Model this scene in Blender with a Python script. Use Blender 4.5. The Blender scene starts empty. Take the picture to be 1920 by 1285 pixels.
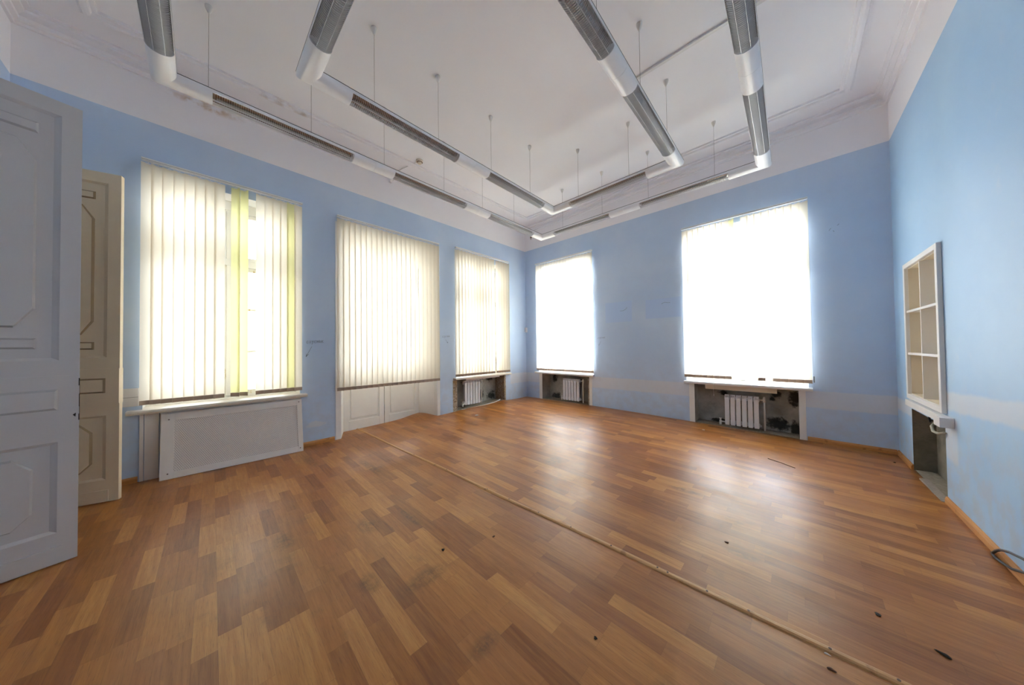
import bpy, bmesh, math, random
from mathutils import Vector, Matrix
random.seed(7)
PI = math.pi
scene = bpy.context.scene
COL = scene.collection

# ------------------------------------------------------------------ room sizes (metres)
RX = 6.308            # right wall plane X (left wall is X = 0, back wall is Y = 0)
FY = -7.436           # front wall plane Y (door wall, behind the camera's left shoulder)
HB = 4.10             # top of the blue paint
HC = 4.74             # ceiling
TH = 0.60             # wall thickness

def S(r, g, b):       # sRGB 0-255 -> linear
    def f(c):
        c /= 255.0
        return c / 12.92 if c <= 0.04045 else ((c + 0.055) / 1.055) ** 2.4
    return (f(r), f(g), f(b), 1.0)

# ------------------------------------------------------------------ node helpers
class NT:
    def __init__(self, name):
        self.mat = bpy.data.materials.new(name); self.mat.use_nodes = True
        self.t = self.mat.node_tree; self.t.nodes.clear()
        self.out = self.t.nodes.new('ShaderNodeOutputMaterial')
        self.geo = None
    def n(self, typ, **kw):
        nd = self.t.nodes.new(typ)
        for k, v in kw.items(): setattr(nd, k, v)
        return nd
    def link(self, a, b): self.t.links.new(a, b)
    def put(self, sock, v):
        if isinstance(v, bpy.types.NodeSocket): self.link(v, sock)
        else: sock.default_value = v
    def m(self, op, a, b=0.0, c=None, clamp=False):
        nd = self.n('ShaderNodeMath', operation=op, use_clamp=clamp)
        self.put(nd.inputs[0], a); self.put(nd.inputs[1], b)
        if c is not None: self.put(nd.inputs[2], c)
        return nd.outputs[0]
    def pos(self):
        if not self.geo:
            g = self.n('ShaderNodeNewGeometry'); s = self.n('ShaderNodeSeparateXYZ')
            self.link(g.outputs['Position'], s.inputs[0]); self.geo = (g.outputs['Position'], s.outputs)
        return self.geo
    def objpos(self):
        g = self.n('ShaderNodeTexCoord'); s = self.n('ShaderNodeSeparateXYZ')
        self.link(g.outputs['Object'], s.inputs[0]); return g.outputs['Object'], s.outputs
    def comb(self, x, y, z):
        c = self.n('ShaderNodeCombineXYZ')
        for i, v in enumerate((x, y, z)): self.put(c.inputs[i], v)
        return c.outputs[0]
    def noise(self, vec, scale, detail=4, rough=0.55):
        nd = self.n('ShaderNodeTexNoise'); nd.inputs['Scale'].default_value = scale
        nd.inputs['Detail'].default_value = detail; nd.inputs['Roughness'].default_value = rough
        if vec is not None: self.link(vec, nd.inputs['Vector'])
        return nd.outputs['Fac']
    def ramp(self, v, a, b, lo=0.0, hi=1.0):
        nd = self.n('ShaderNodeMapRange', interpolation_type='SMOOTHSTEP')
        self.put(nd.inputs[0], v); self.put(nd.inputs[1], a); self.put(nd.inputs[2], b)
        self.put(nd.inputs[3], lo); self.put(nd.inputs[4], hi); return nd.outputs[0]
    def mix(self, fac, a, b, mode='MIX'):
        nd = self.n('ShaderNodeMix', data_type='RGBA', blend_type=mode)
        self.put(nd.inputs[0], fac); self.put(nd.inputs[6], a); self.put(nd.inputs[7], b)
        return nd.outputs[2]
    def box(self, u, v, u0, u1, v0, v1, soft=0.01):
        a = self.ramp(u, u0 - soft, u0 + soft); b = self.ramp(u, u1 - soft, u1 + soft, 1, 0)
        c = self.ramp(v, v0 - soft, v0 + soft); d = self.ramp(v, v1 - soft, v1 + soft, 1, 0)
        return self.m('MULTIPLY', self.m('MULTIPLY', a, b), self.m('MULTIPLY', c, d))
    def spot(self, u, v, cu, cv, ru, rv, warp=None):
        du = self.m('DIVIDE', self.m('SUBTRACT', u, cu), ru); dv = self.m('DIVIDE', self.m('SUBTRACT', v, cv), rv)
        d = self.m('SQRT', self.m('ADD', self.m('MULTIPLY', du, du), self.m('MULTIPLY', dv, dv)))
        if warp is not None: d = self.m('ADD', d, self.m('MULTIPLY', self.m('SUBTRACT', warp, 0.5), 2.2))
        return self.ramp(d, 0.45, 1.0, 1, 0)
    def principled(self, color, rough=0.5, metal=0.0, spec=0.5, bump=None, bstr=0.1, bdist=0.01):
        p = self.n('ShaderNodeBsdfPrincipled')
        self.put(p.inputs['Base Color'], color); self.put(p.inputs['Roughness'], rough)
        p.inputs['Metallic'].default_value = metal
        p.inputs['Specular IOR Level'].default_value = spec
        if bump is not None:
            b = self.n('ShaderNodeBump'); b.inputs['Strength'].default_value = bstr
            b.inputs['Distance'].default_value = bdist
            self.link(bump, b.inputs['Height']); self.link(b.outputs[0], p.inputs['Normal'])
        self.link(p.outputs[0], self.out.inputs[0]); return p

def simple(name, c, rough=0.5, metal=0.0, spec=0.5, var=0.08, scale=6.0, bstr=0.0):
    t = NT(name); P, _ = t.pos()
    nz = t.noise(P, scale)
    k = t.m('ADD', t.m('MULTIPLY', t.m('SUBTRACT', nz, 0.5), var * 2), 1.0)
    cc = t.n('ShaderNodeVectorMath', operation='SCALE'); cc.inputs[0].default_value = c[:3]
    t.link(k, cc.inputs['Scale'])
    t.principled(cc.outputs[0], rough, metal, spec, nz if bstr else None, bstr)
    return t.mat

BLUE = (0.520, 0.645, 0.835, 1)
PALE = (0.700, 0.690, 0.720, 1)
WHITE = (0.872, 0.862, 0.900, 1)

BLUE_R_CAST = (0.385, 0.575, 0.805, 1)  # right wall: same blue, with vignette and colour cast put into it
def blue_wall(name, ucoord, extra, BLUE=BLUE):
    t = NT(name); P, xyz = t.pos(); u = xyz[ucoord]; z = xyz[2]
    n1 = t.noise(P, 0.9, 5); n2 = t.noise(P, 7.0, 6); n3 = t.noise(P, 60, 3)
    c = t.mix(t.ramp(n1, 0.35, 0.7), (BLUE[0] * .93, BLUE[1] * .95, BLUE[2] * .97, 1), (BLUE[0] * 1.07, BLUE[1] * 1.05, BLUE[2] * 1.02, 1))
    c = t.mix(t.m('MULTIPLY', t.ramp(n2, 0.58, 0.74), 0.22), c, (0.50, 0.58, 0.72, 1))
    # scuffed, grubbier paint near the floor
    low = t.m('MULTIPLY', t.ramp(z, 0.2, 1.5, 1, 0), t.ramp(n2, 0.40, 0.62))
    c = t.mix(t.m('MULTIPLY', low, 0.35), c, (0.50, 0.52, 0.60, 1))
    c = extra(t, c, u, z, n2)
    t.principled(c, 0.55, 0, 0.3)
    return t.mat

def ex_left(t, c, u, z, n2):
    w = t.m('MULTIPLY', t.m('SUBTRACT', n2, 0.5), 0.03); zz = t.m('ADD', z, w)
    c = t.mix(t.m('MULTIPLY', t.box(u, zz, -0.64, 0.2, 0.50, 0.76, 0.012), 0.6), c, PALE)
    sc = t.spot(u, zz, -4.98, 0.30, 0.20, 0.05, n2)
    return t.mix(t.m('MULTIPLY', sc, 0.6), c, PALE)
def ex_back(t, c, u, z, n2):
    w = t.m('MULTIPLY', t.m('SUBTRACT', n2, 0.5), 0.03); zz = t.m('ADD', z, w)
    c = t.mix(t.m('MULTIPLY', t.box(u, zz, -0.2, 6.5, 0.51, 0.755, 0.012), 0.6), c, PALE)
    deep = (BLUE[0] * .86, BLUE[1] * .93, BLUE[2] * 1.04, 1)
    c = t.mix(t.m('MULTIPLY', t.box(u, z, 2.34, 2.92, 1.965, 2.40, 0.012), 0.75), c, deep)
    c = t.mix(t.m('MULTIPLY', t.box(u, z, 3.20, 3.85, 1.99, 2.37, 0.012), 0.75), c, deep)
    return c
def ex_right(t, c, u, z, n2):
    w = t.m('MULTIPLY', t.m('SUBTRACT', n2, 0.5), 0.05)
    zl = t.m('ADD', t.m('ADD', z, w), t.m('MULTIPLY', u, 0.062))     # the strip climbs towards the door end
    c = t.mix(t.m('MULTIPLY', t.box(u, zl, -9, -1.60, 0.745, 0.905, 0.02), 0.55), c, PALE)
    c = t.mix(t.m('MULTIPLY', t.box(u, t.m('ADD', z, w), -0.60, 0.2, 0.60, 0.745, 0.02), 0.55), c, PALE)
    c = t.mix(t.m('MULTIPLY', t.box(u, t.m('ADD', z, w), -1.86, -1.60, 0.42, 0.80, 0.03), 0.5), c, PALE)
    g = t.m('MULTIPLY', t.ramp(n2, 0.42, 0.66), t.ramp(z, 0.05, 0.75, 1, 0))
    return t.mix(t.m('MULTIPLY', g, 0.25), c, (0.40, 0.44, 0.50, 1))

def white_plaster(name, stains=False):
    t = NT(name); P, xyz = t.pos()
    n1 = t.noise(P, 0.7, 4); n2 = t.noise(P, 5.0, 6); n3 = t.noise(P, 45, 3)
    c = t.mix(t.ramp(n1, 0.3, 0.7), WHITE, (WHITE[0] * 1.04, WHITE[1] * 1.04, WHITE[2] * 1.03, 1))
    if stains:                                                     # rust stains from an old leak
        m = t.m('MULTIPLY', t.spot(xyz[1], xyz[2], -6.15, 4.545, 0.42, 0.075, n2), t.ramp(n2, 0.42, 0.6))
        near = t.ramp(xyz[0], 0.12, 0.2, 1, 0)
        c = t.mix(t.m('MULTIPLY', t.m('MULTIPLY', m, near), 0.75), c, (0.45, 0.27, 0.12, 1))
        for (y, r) in ((-5.5, 0.30), (-5.25, 0.12)):
            m2 = t.m('MULTIPLY', t.spot(xyz[0], xyz[1], 0.50, y, 0.06, r, n2), t.ramp(n2, 0.42, 0.62))
            c = t.mix(t.m('MULTIPLY', m2, 0.6), c, (0.46, 0.30, 0.15, 1))
    t.principled(c, 0.65, 0, 0.25)
    return t.mat

def concrete():
    t = NT('niche_plaster'); P, xyz = t.pos()
    n1 = t.noise(P, 3.5, 8, 0.65); n2 = t.noise(P, 22, 8, 0.7); n3 = t.noise(P, 1.7, 4)
    c = t.mix(t.ramp(n1, 0.3, 0.7), (0.31, 0.30, 0.265, 1), (0.52, 0.50, 0.45, 1))
    c = t.mix(t.m('MULTIPLY', t.ramp(n2, 0.5, 0.75), 0.3), c, (0.58, 0.56, 0.50, 1))
    c = t.mix(t.m('MULTIPLY', t.ramp(n3, 0.5, 0.7), 0.35), c, (0.23, 0.17, 0.07, 1))
    x, y, z = xyz[0], xyz[1], xyz[2]
    mould = None                                                   # black mould blotches, each at its own place
    for (a, ca, cz, ra, rz) in ((0, 5.15, 0.14, 0.17, 0.13), (0, 5.36, 0.10, 0.10, 0.15), (0, 5.13, 0.62, 0.09, 0.07), (0, 5.36, 0.58, 0.09, 0.14),
                                (0, 4.35, 0.08, 0.14, 0.04), (0, 0.72, 0.62, 0.09, 0.14), (0, 0.78, 0.14, 0.17, 0.10),
                                (0, 4.42, 0.58, 0.08, 0.05), (0, 5.08, 0.55, 0.06, 0.04),
                                (1, -1.36, 0.28, 0.08, 0.16), (1, -1.02, 0.22, 0.16, 0.12), (1, -1.36, 0.70, 0.11, 0.07), (1, -1.08, 0.68, 0.13, 0.10),
                                (1, -2.25, 0.62, 0.08, 0.10), (1, -1.48, 0.12, 0.16, 0.13)):
        s = t.spot(x if a == 0 else y, z, ca, cz, ra * 1.1, rz * 1.1, t.noise(P, 13, 6, 0.7))
        if a == 1 and ca == -1.48: s = t.m('MULTIPLY', s, t.ramp(x, 5.5, 6.0))
        elif a == 1: s = t.m('MULTIPLY', s, t.ramp(x, 1.0, 2.0, 1, 0))
        mould = s if mould is None else t.m('MAXIMUM', mould, s)
    c = t.mix(t.m('MULTIPLY', mould, 0.88), c, (0.012, 0.013, 0.013, 1))
    c = t.mix(t.m('MULTIPLY', t.ramp(x, 6.2, 6.25), 0.75), c, t.mix(t.ramp(n1, 0.35, 0.65), (0.105, 0.097, 0.070, 1), (0.180, 0.165, 0.122, 1)))   # darker olive tone inside the empty niche
    t.principled(c, 0.9, 0, 0.1, n2, 0.5, 0.02)
    return t.mat

def broken_plaster():
    t = NT('broken_plaster_edge'); P, xyz = t.pos()
    n1 = t.noise(P, 30, 8, 0.7); n2 = t.noise(P, 9, 5)
    c = t.mix(t.ramp(n1, 0.35, 0.65), (0.20, 0.13, 0.08, 1), (0.58, 0.50, 0.40, 1))
    c = t.mix(t.m('MULTIPLY', t.ramp(n2, 0.5, 0.65), 0.5), c, (0.42, 0.28, 0.10, 1))
    t.principled(c, 0.9, 0, 0.1, n1, 0.8, 0.03); return t.mat

def linoleum():
    t = NT('wood_pattern_linoleum'); P, xyz = t.pos()
    x, y = xyz[0], xyz[1]
    W, L = 0.0905, 0.50
    yy = t.m('ADD', y, t.m('MULTIPLY', x, 0.018)); xx = t.m('SUBTRACT', x, t.m('MULTIPLY', y, 0.018))
    rowf = t.m('DIVIDE', yy, W); row = t.m('FLOOR', rowf); fr = t.m('FRACT', rowf)
    wn = t.n('ShaderNodeTexWhiteNoise', noise_dimensions='1D'); t.link(row, wn.inputs['W'])
    xo = t.m('DIVIDE', t.m('ADD', xx, t.m('MULTIPLY', wn.outputs['Value'], L * 3)), L)
    cell = t.m('FLOOR', xo); fx = t.m('FRACT', xo)
    wn2 = t.n('ShaderNodeTexWhiteNoise', noise_dimensions='2D'); t.link(t.comb(row, cell, 0), wn2.inputs['Vector'])
    tone = wn2.outputs['Value']; wc = t.n('ShaderNodeSeparateColor'); t.link(wn2.outputs['Color'], wc.inputs[0])
    gv = t.comb(t.m('ADD', t.m('MULTIPLY', xx, 3.2), t.m('MULTIPLY', tone, 40)), t.m('MULTIPLY', yy, 46), t.m('MULTIPLY', cell, 3.7))
    g1 = t.noise(gv, 1.0, 7, 0.62)
    gv2 = t.comb(t.m('ADD', t.m('MULTIPLY', xx, 12), t.m('MULTIPLY', tone, 70)), t.m('MULTIPLY', yy, 220), 0.0)
    g2 = t.noise(gv2, 1.0, 4)
    ramp = t.n('ShaderNodeValToRGB'); cr = ramp.color_ramp
    cr.elements[0].position = 0.0; cr.elements[0].color = (0.215, 0.070, 0.017, 1)
    cr.elements[1].position = 1.0; cr.elements[1].color = (0.560, 0.262, 0.070, 1)
    e = cr.elements.new(0.38); e.color = (0.360, 0.134, 0.032, 1)
    e = cr.elements.new(0.72); e.color = (0.455, 0.188, 0.046, 1)
    v = t.m('ADD', t.m('MULTIPLY', tone, 0.72), t.m('MULTIPLY', t.m('SUBTRACT', g1, 0.36), 1.05), None, True)
    t.link(v, ramp.inputs[0]); c = ramp.outputs[0]
    c = t.mix(t.m('MULTIPLY', t.ramp(wc.outputs[1], 0.5, 1.0), 0.35), c, (0.30, 0.098, 0.036, 1))
    c = t.mix(t.m('MULTIPLY', t.ramp(g2, 0.52, 0.72), 0.35), c, (0.085, 0.033, 0.014, 1))
    # seams between the printed strips
    e1 = t.m('MINIMUM', fr, t.m('SUBTRACT', 1.0, fr)); e2 = t.m('MULTIPLY', t.m('MINIMUM', fx, t.m('SUBTRACT', 1.0, fx)), L / W)
    seam = t.ramp(t.m('MINIMUM', e1, e2), 0.012, 0.035, 1, 0)
    c = t.mix(t.m('MULTIPLY', seam, 0.12), c, (0.06, 0.025, 0.012, 1))
    # grime and worn traffic lanes
    d1 = t.noise(P, 1.1, 7, 0.62); d2 = t.noise(P, 6.5, 8, 0.7); d4 = t.noise(P, 17, 8, 0.75)
    c = t.mix(t.m('MULTIPLY', t.ramp(d1, 0.54, 0.76), 0.28), c, (0.25, 0.135, 0.065, 1))
    c = t.mix(t.m('MULTIPLY', t.m('MULTIPLY', t.ramp(d2, 0.50, 0.74), t.ramp(d1, 0.48, 0.62)), 0.40), c, (0.11, 0.066, 0.034, 1))
    st = None
    for (cx, cy, rx, ry) in ((4.20, -5.23, .05, .10), (2.76, -5.24, .13, .08), (3.39, -5.47, .09, .07), (3.61, -5.20, .07, .16), (5.05, -3.63, .10, .045),
                             (4.55, -2.9, .16, .05), (0.75, -5.2, .30, .06), (1.55, -4.75, .40, .05), (2.5, -5.75, .14, .07), (3.15, -3.2, .10, .14), (5.5, -1.9, .12, .05), (2.9, -4.95, .3, .03), (4.9, -4.9, .05, .12)):
        s = t.spot(x, y, cx, cy, rx * 1.3, ry * 1.3, d4); st = s if st is None else t.m('MAXIMUM', st, s)
    c = t.mix(t.m('MULTIPLY', st, t.ramp(d4, 0.40, 0.62, 0.1, 0.55)), c, (0.045, 0.035, 0.022, 1))
    rg = t.m('ADD', 0.37, t.m('MULTIPLY', t.m('SUBTRACT', t.noise(P, 3.0, 4), 0.5), 0.25))
    wav = t.m('ADD', t.m('MULTIPLY', t.noise(P, 2.2, 3), 1.0), t.m('ADD', t.m('MULTIPLY', g2, 0.03), t.m('MULTIPLY', seam, -0.006)))
    t.principled(c, rg, 0, 0.46, wav, 0.22, 0.03)
    return t.mat

def fabric(name, tcol, dcol):
    t = NT(name); P, xyz = t.objpos()
    v = t.comb(t.m('MULTIPLY', xyz[0], 260), t.m('MULTIPLY', xyz[1], 260), t.m('MULTIPLY', xyz[2], 3.0))
    nz = t.noise(v, 1.0, 3)
    k = t.m('ADD', 0.94, t.m('MULTIPLY', nz, 0.12))
    tc = t.n('ShaderNodeVectorMath', operation='SCALE'); tc.inputs[0].default_value = tcol; t.link(k, tc.inputs['Scale'])
    tr = t.n('ShaderNodeBsdfTranslucent'); t.link(tc.outputs[0], tr.inputs[0])
    df = t.n('ShaderNodeBsdfDiffuse'); df.inputs[0].default_value = (*dcol, 1)
    mx = t.n('ShaderNodeMixShader'); mx.inputs[0].default_value = 0.60
    t.link(tr.outputs[0], mx.inputs[1]); t.link(df.outputs[0], mx.inputs[2]); t.link(mx.outputs[0], t.out.inputs[0])
    return t.mat

def glass():
    t = NT('window_glass')
    tp = t.n('ShaderNodeBsdfTransparent'); tp.inputs[0].default_value = (0.93, 0.95, 0.94, 1)
    gl = t.n('ShaderNodeBsdfGlossy'); gl.inputs['Roughness'].default_value = 0.02
    fr = t.n('ShaderNodeFresnel'); fr.inputs[0].default_value = 1.45
    mx = t.n('ShaderNodeMixShader'); t.link(fr.outputs[0], mx.inputs[0]); t.link(tp.outputs[0], mx.inputs[1]); t.link(gl.outputs[0], mx.inputs[2])
    t.link(mx.outputs[0], t.out.inputs[0]); return t.mat

def perforated():
    t = NT('perforated_white_panel'); P, xyz = t.objpos()
    p = 0.0172
    v = t.m('DIVIDE', xyz[2], p * 0.866); row = t.m('FLOOR', v)
    odd = t.m('MODULO', t.m('ABSOLUTE', row), 2.0)
    u = t.m('ADD', t.m('DIVIDE', xyz[0], p), t.m('MULTIPLY', odd, 0.5))
    du = t.m('SUBTRACT', t.m('FRACT', u), 0.5); dv = t.m('MULTIPLY', t.m('SUBTRACT', t.m('FRACT', v), 0.5), 0.866)
    d = t.m('SQRT', t.m('ADD', t.m('MULTIPLY', du, du), t.m('MULTIPLY', dv, dv)))
    c = t.mix(t.ramp(d, 0.17, 0.23, 1, 0), (0.80, 0.76, 0.73, 1), (0.12, 0.08, 0.07, 1))
    t.principled(c, 0.45, 0, 0.4); return t.mat

def peeling(name):
    t = NT(name); P, xyz = t.pos()
    v = t.comb(t.m('MULTIPLY', xyz[0], 20), t.m('MULTIPLY', xyz[1], 20), t.m('MULTIPLY', xyz[2], 3.5))
    n1 = t.noise(v, 1.0, 7, 0.65); n2 = t.noise(P, 40, 4)
    c = t.mix(t.ramp(n1, 0.60, 0.64), (0.80, 0.78, 0.70, 1), (0.40, 0.26, 0.12, 1))
    c = t.mix(t.m('MULTIPLY', t.ramp(n1, 0.54, 0.60), 0.4), c, (0.62, 0.50, 0.22, 1))
    t.principled(c, 0.6, 0, 0.3, n1, 0.4, 0.01); return t.mat

def batten_wood(name, a, b):
    t = NT(name); P, xyz = t.objpos()
    v = t.comb(t.m('MULTIPLY', xyz[0], 2.0), t.m('MULTIPLY', xyz[1], 2.0 if name != 'batten_pine' else 60), t.m('MULTIPLY', xyz[2], 60))
    n1 = t.noise(v, 1.0, 5)
    n2 = t.noise(P, 12, 4)
    c = t.mix(t.ramp(n1, 0.35, 0.7), a, b)
    c = t.mix(t.m('MULTIPLY', t.ramp(n2, 0.60, 0.72), 0.5), c, (a[0] * .4, a[1] * .35, a[2] * .35, 1))
    t.principled(c, 0.5, 0, 0.4); return t.mat

M = {}
M['blue_left'] = blue_wall('blue_paint_left', 1, ex_left)
M['blue_back'] = blue_wall('blue_paint_back', 0, ex_back)
M['blue_right'] = blue_wall('blue_paint_right_cast', 1, ex_right, BLUE_R_CAST)
M['blue_front'] = blue_wall('blue_paint_front', 0, lambda t, c, u, z, n: c)
M['plaster'] = white_plaster('white_plaster')
M['plaster_stained'] = white_plaster('white_plaster_stained', True)
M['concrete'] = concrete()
M['broken'] = broken_plaster()
M['floor'] = linoleum()
M['door_grey'] = simple('grey_white_door_paint', (0.53, 0.51, 0.51, 1), 0.38, var=0.05, scale=3)
M['door_cream'] = simple('cream_door_paint', (0.82, 0.71, 0.52, 1), 0.38, var=0.05, scale=3)
M['groove_grey'] = simple('dark_grey_groove', (0.42, 0.41, 0.41, 1), 0.6, var=0.15)  # darker tone for the bevel faces around the raised door panels
M['groove_cream'] = simple('dark_cream_groove', (0.34, 0.25, 0.14, 1), 0.6, var=0.15)
M['joinery'] = simple('white_joinery_paint', (0.84, 0.83, 0.79, 1), 0.4, var=0.05)
M['peel'] = peeling('peeling_white_paint')
M['reveal'] = simple('white_reveal_plaster', (0.82, 0.81, 0.80, 1), 0.6, var=0.08, scale=4, bstr=0.1)
M['sill'] = simple('marble_sill', (0.70, 0.65, 0.57, 1), 0.35, var=0.22, scale=9)
M['sill_white'] = simple('white_sill', (0.78, 0.77, 0.76, 1), 0.35, var=0.05)
M['rust_edge'] = simple('bare_brick_lintel', (0.36, 0.20, 0.13, 1), 0.8, var=0.3, scale=25)
M['fabric'] = fabric('cream_blind_fabric', (0.93, 0.845, 0.675), (0.76, 0.70, 0.60))
M['fabric_yellow'] = fabric('yellow_blind_fabric', (0.90, 0.86, 0.42), (0.72, 0.70, 0.44))
M['weight'] = simple('blind_weight_pocket', (0.42, 0.325, 0.25, 1), 0.7, var=0.1, scale=30)
M['rail'] = simple('blind_headrail_aluminium', (0.82, 0.82, 0.82, 1), 0.35, 0.3, var=0.03)
M['black'] = simple('black_gap_strip', (0.015, 0.015, 0.018, 1), 0.5, var=0.05)
M['glass'] = glass()
M['perf'] = perforated()
M['panel_white'] = simple('screen_frame_white', (0.82, 0.79, 0.76, 1), 0.42, var=0.05)
M['screw'] = simple('rusty_screw', (0.14, 0.09, 0.07, 1), 0.5, 0.6, var=0.2, scale=60)
M['radiator'] = simple('radiator_enamel', (0.76, 0.76, 0.79, 1), 0.28, var=0.03)
M['rad_gap'] = simple('radiator_shadow_fin', (0.42, 0.42, 0.45, 1), 0.4, var=0.05)
M['pipe'] = simple('white_plastic_pipe', (0.74, 0.73, 0.70, 1), 0.35, var=0.05)
M['lamp_white'] = simple('white_powder_coat', (0.84, 0.85, 0.89, 1), 0.30, var=0.02)
M['alu'] = simple('louvre_aluminium', (0.76, 0.76, 0.78, 1), 0.33, 0.70, var=0.04, scale=20)
M['reflector'] = simple('dull_reflector', (0.42, 0.41, 0.41, 1), 0.16, 0.95, var=0.08, scale=10)
M['tube'] = simple('unlit_fluorescent_tube', (0.62, 0.62, 0.58, 1), 0.25, var=0.03)
M['wire'] = simple('steel_wire', (0.30, 0.28, 0.28, 1), 0.4, 0.5, var=0.02)
M['cup'] = simple('ceiling_cup_plastic', (0.80, 0.78, 0.76, 1), 0.4, var=0.04)
M['grip'] = simple('grey_wire_grip', (0.33, 0.35, 0.37, 1), 0.35, 0.4, var=0.03)
M['beige'] = simple('beige_shelf_board', (0.74, 0.66, 0.52, 1), 0.5, var=0.05, scale=3)
M['white_trim'] = simple('white_trim_board', (0.78, 0.77, 0.76, 1), 0.4, var=0.04)
M['duct'] = simple('grey_white_trunking', (0.76, 0.74, 0.74, 1), 0.4, var=0.05)
M['batten'] = batten_wood('batten_pine', (0.55, 0.29, 0.12, 1), (0.66, 0.38, 0.17, 1))
M['base_orange'] = batten_wood('orange_skirting', (0.50, 0.22, 0.07, 1), (0.62, 0.30, 0.10, 1))
M['ink'] = simple('dark_pencil', (0.05, 0.06, 0.09, 1), 0.8, var=0.1)
M['ink_pale'] = simple('faint_pencil', (0.19, 0.25, 0.36, 1), 0.8, var=0.1)
M['rubber'] = simple('black_cable_rubber', (0.018, 0.022, 0.028, 1), 0.45, var=0.1)
M['plastic'] = simple('aged_white_plastic', (0.70, 0.62, 0.52, 1), 0.4, var=0.1, scale=14)
M['sensor'] = simple('white_sensor_plastic', (0.78, 0.78, 0.80, 1), 0.35, var=0.02)
M['debris_dark'] = simple('dark_dirt', (0.03, 0.022, 0.018, 1), 0.9, var=0.3, scale=80)
M['debris_brown'] = simple('brown_dirt', (0.12, 0.05, 0.025, 1), 0.9, var=0.3, scale=80)
M['debris_white'] = simple('plaster_crumb', (0.66, 0.58, 0.52, 1), 0.9, var=0.15, scale=80)
M['hose'] = simple('beige_hose', (0.36, 0.34, 0.26, 1), 0.6, var=0.1, scale=30)
M['bronze'] = simple('brown_bracket_metal', (0.16, 0.09, 0.05, 1), 0.5, 0.4, var=0.2, scale=60)

# ------------------------------------------------------------------ object helpers
def obj(name, bm, mats, parent=None, origin=None, smooth=False):
    """links bm (world coordinates) as ONE mesh object"""
    if not isinstance(mats, (list, tuple)): mats = [mats]
    me = bpy.data.meshes.new(name)
    bmesh.ops.recalc_face_normals(bm, faces=bm.faces)
    bm.to_mesh(me); bm.free()
    for m in mats: me.materials.append(m)
    if smooth:
        for p in me.polygons: p.use_smooth = True
    o = bpy.data.objects.new(name, me); COL.objects.link(o)
    if parent is not None:
        me.transform(parent_world(parent).inverted()); o.parent = parent
    else:
        if origin is None:
            xs = [v.co for v in me.vertices]
            lo = Vector([min(v[i] for v in xs) for i in range(3)]); hi = Vector([max(v[i] for v in xs) for i in range(3)])
            origin = ((lo.x + hi.x) / 2, (lo.y + hi.y) / 2, lo.z)
        me.transform(Matrix.Translation(-Vector(origin))); o.location = origin
    return o
def local_obj(name, me_or_bm, mats, parent, loc=(0, 0, 0), rz=0.0, smooth=False):
    """mesh in its own local coordinates under parent"""
    if isinstance(me_or_bm, bmesh.types.BMesh):
        bmesh.ops.recalc_face_normals(me_or_bm, faces=me_or_bm.faces)
        me = bpy.data.meshes.new(name); me_or_bm.to_mesh(me); me_or_bm.free()
        for m in (mats if isinstance(mats, (list, tuple)) else [mats]): me.materials.append(m)
        if smooth:
            for p in me.polygons: p.use_smooth = True
    else: me = me_or_bm
    o = bpy.data.objects.new(name, me); COL.objects.link(o); o.parent = parent
    o.location = loc; o.rotation_euler = (0, 0, rz); return o
def parent_world(p):
    m = p.matrix_basis.copy()
    while p.parent is not None: p = p.parent; m = p.matrix_basis @ m
    return m
def tag(o, label=None, cat=None, group=None, kind=None):
    if label: o['label'] = label
    if cat: o['category'] = cat
    if group: o['group'] = group
    if kind: o['kind'] = kind
    return o
def empty(name, loc, rot=(0, 0, 0)):
    o = bpy.data.objects.new(name, None); COL.objects.link(o); o.location = loc; o.rotation_euler = rot
    o.empty_display_size = 0.1; return o

def BM(): return bmesh.new()
def box(bm, x0, x1, y0, y1, z0, z1, bev=0.0, mi=0, xf=None):
    r = bmesh.ops.create_cube(bm, size=1.0); vs = r['verts']
    for v in vs:
        v.co = Vector(((x0 + x1) / 2 + v.co.x * (x1 - x0), (y0 + y1) / 2 + v.co.y * (y1 - y0), (z0 + z1) / 2 + v.co.z * (z1 - z0)))
    fs = list({f for v in vs for f in v.link_faces})
    for f in fs: f.material_index = mi
    if bev > 0:
        es = list({e for v in vs for e in v.link_edges})
        rr = bmesh.ops.bevel(bm, geom=es, offset=bev, segments=2, affect='EDGES', profile=0.5)
        vs = list({v for f in rr['faces'] for v in f.verts} | {v for v in vs if v.is_valid})
        for f in rr['faces']: f.material_index = mi
        vs = [v for v in vs if v.is_valid]
    if xf is not None:
        seen = set()
        for v in vs:
            if v not in seen: seen.add(v); v.co = xf @ v.co
    return vs
def tube(bm, pts, r, seg=8, mi=0, closed=False):
    """round tube through points"""
    pts = [Vector(p) for p in pts]; rings = []; n = len(pts)
    for i, p in enumerate(pts):
        a = pts[i - 1] if (i > 0 or closed) else p; b = pts[(i + 1) % n] if (i < n - 1 or closed) else p
        d = (b - a).normalized(); up = Vector((0, 0, 1)) if abs(d.z) < 0.95 else Vector((1, 0, 0))
        s = d.cross(up).normalized(); t = s.cross(d)
        rings.append([bm.verts.new(p + (s * math.cos(2 * PI * k / seg) + t * math.sin(2 * PI * k / seg)) * r) for k in range(seg)])
    for i in range(n if closed else n - 1):
        A, B = rings[i], rings[(i + 1) % n]
        for k in range(seg):
            f = bm.faces.new((A[k], A[(k + 1) % seg], B[(k + 1) % seg], B[k])); f.material_index = mi; f.smooth = True
    if not closed:
        for R in (rings[0], rings[-1]):
            f = bm.faces.new(R); f.material_index = mi
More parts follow.
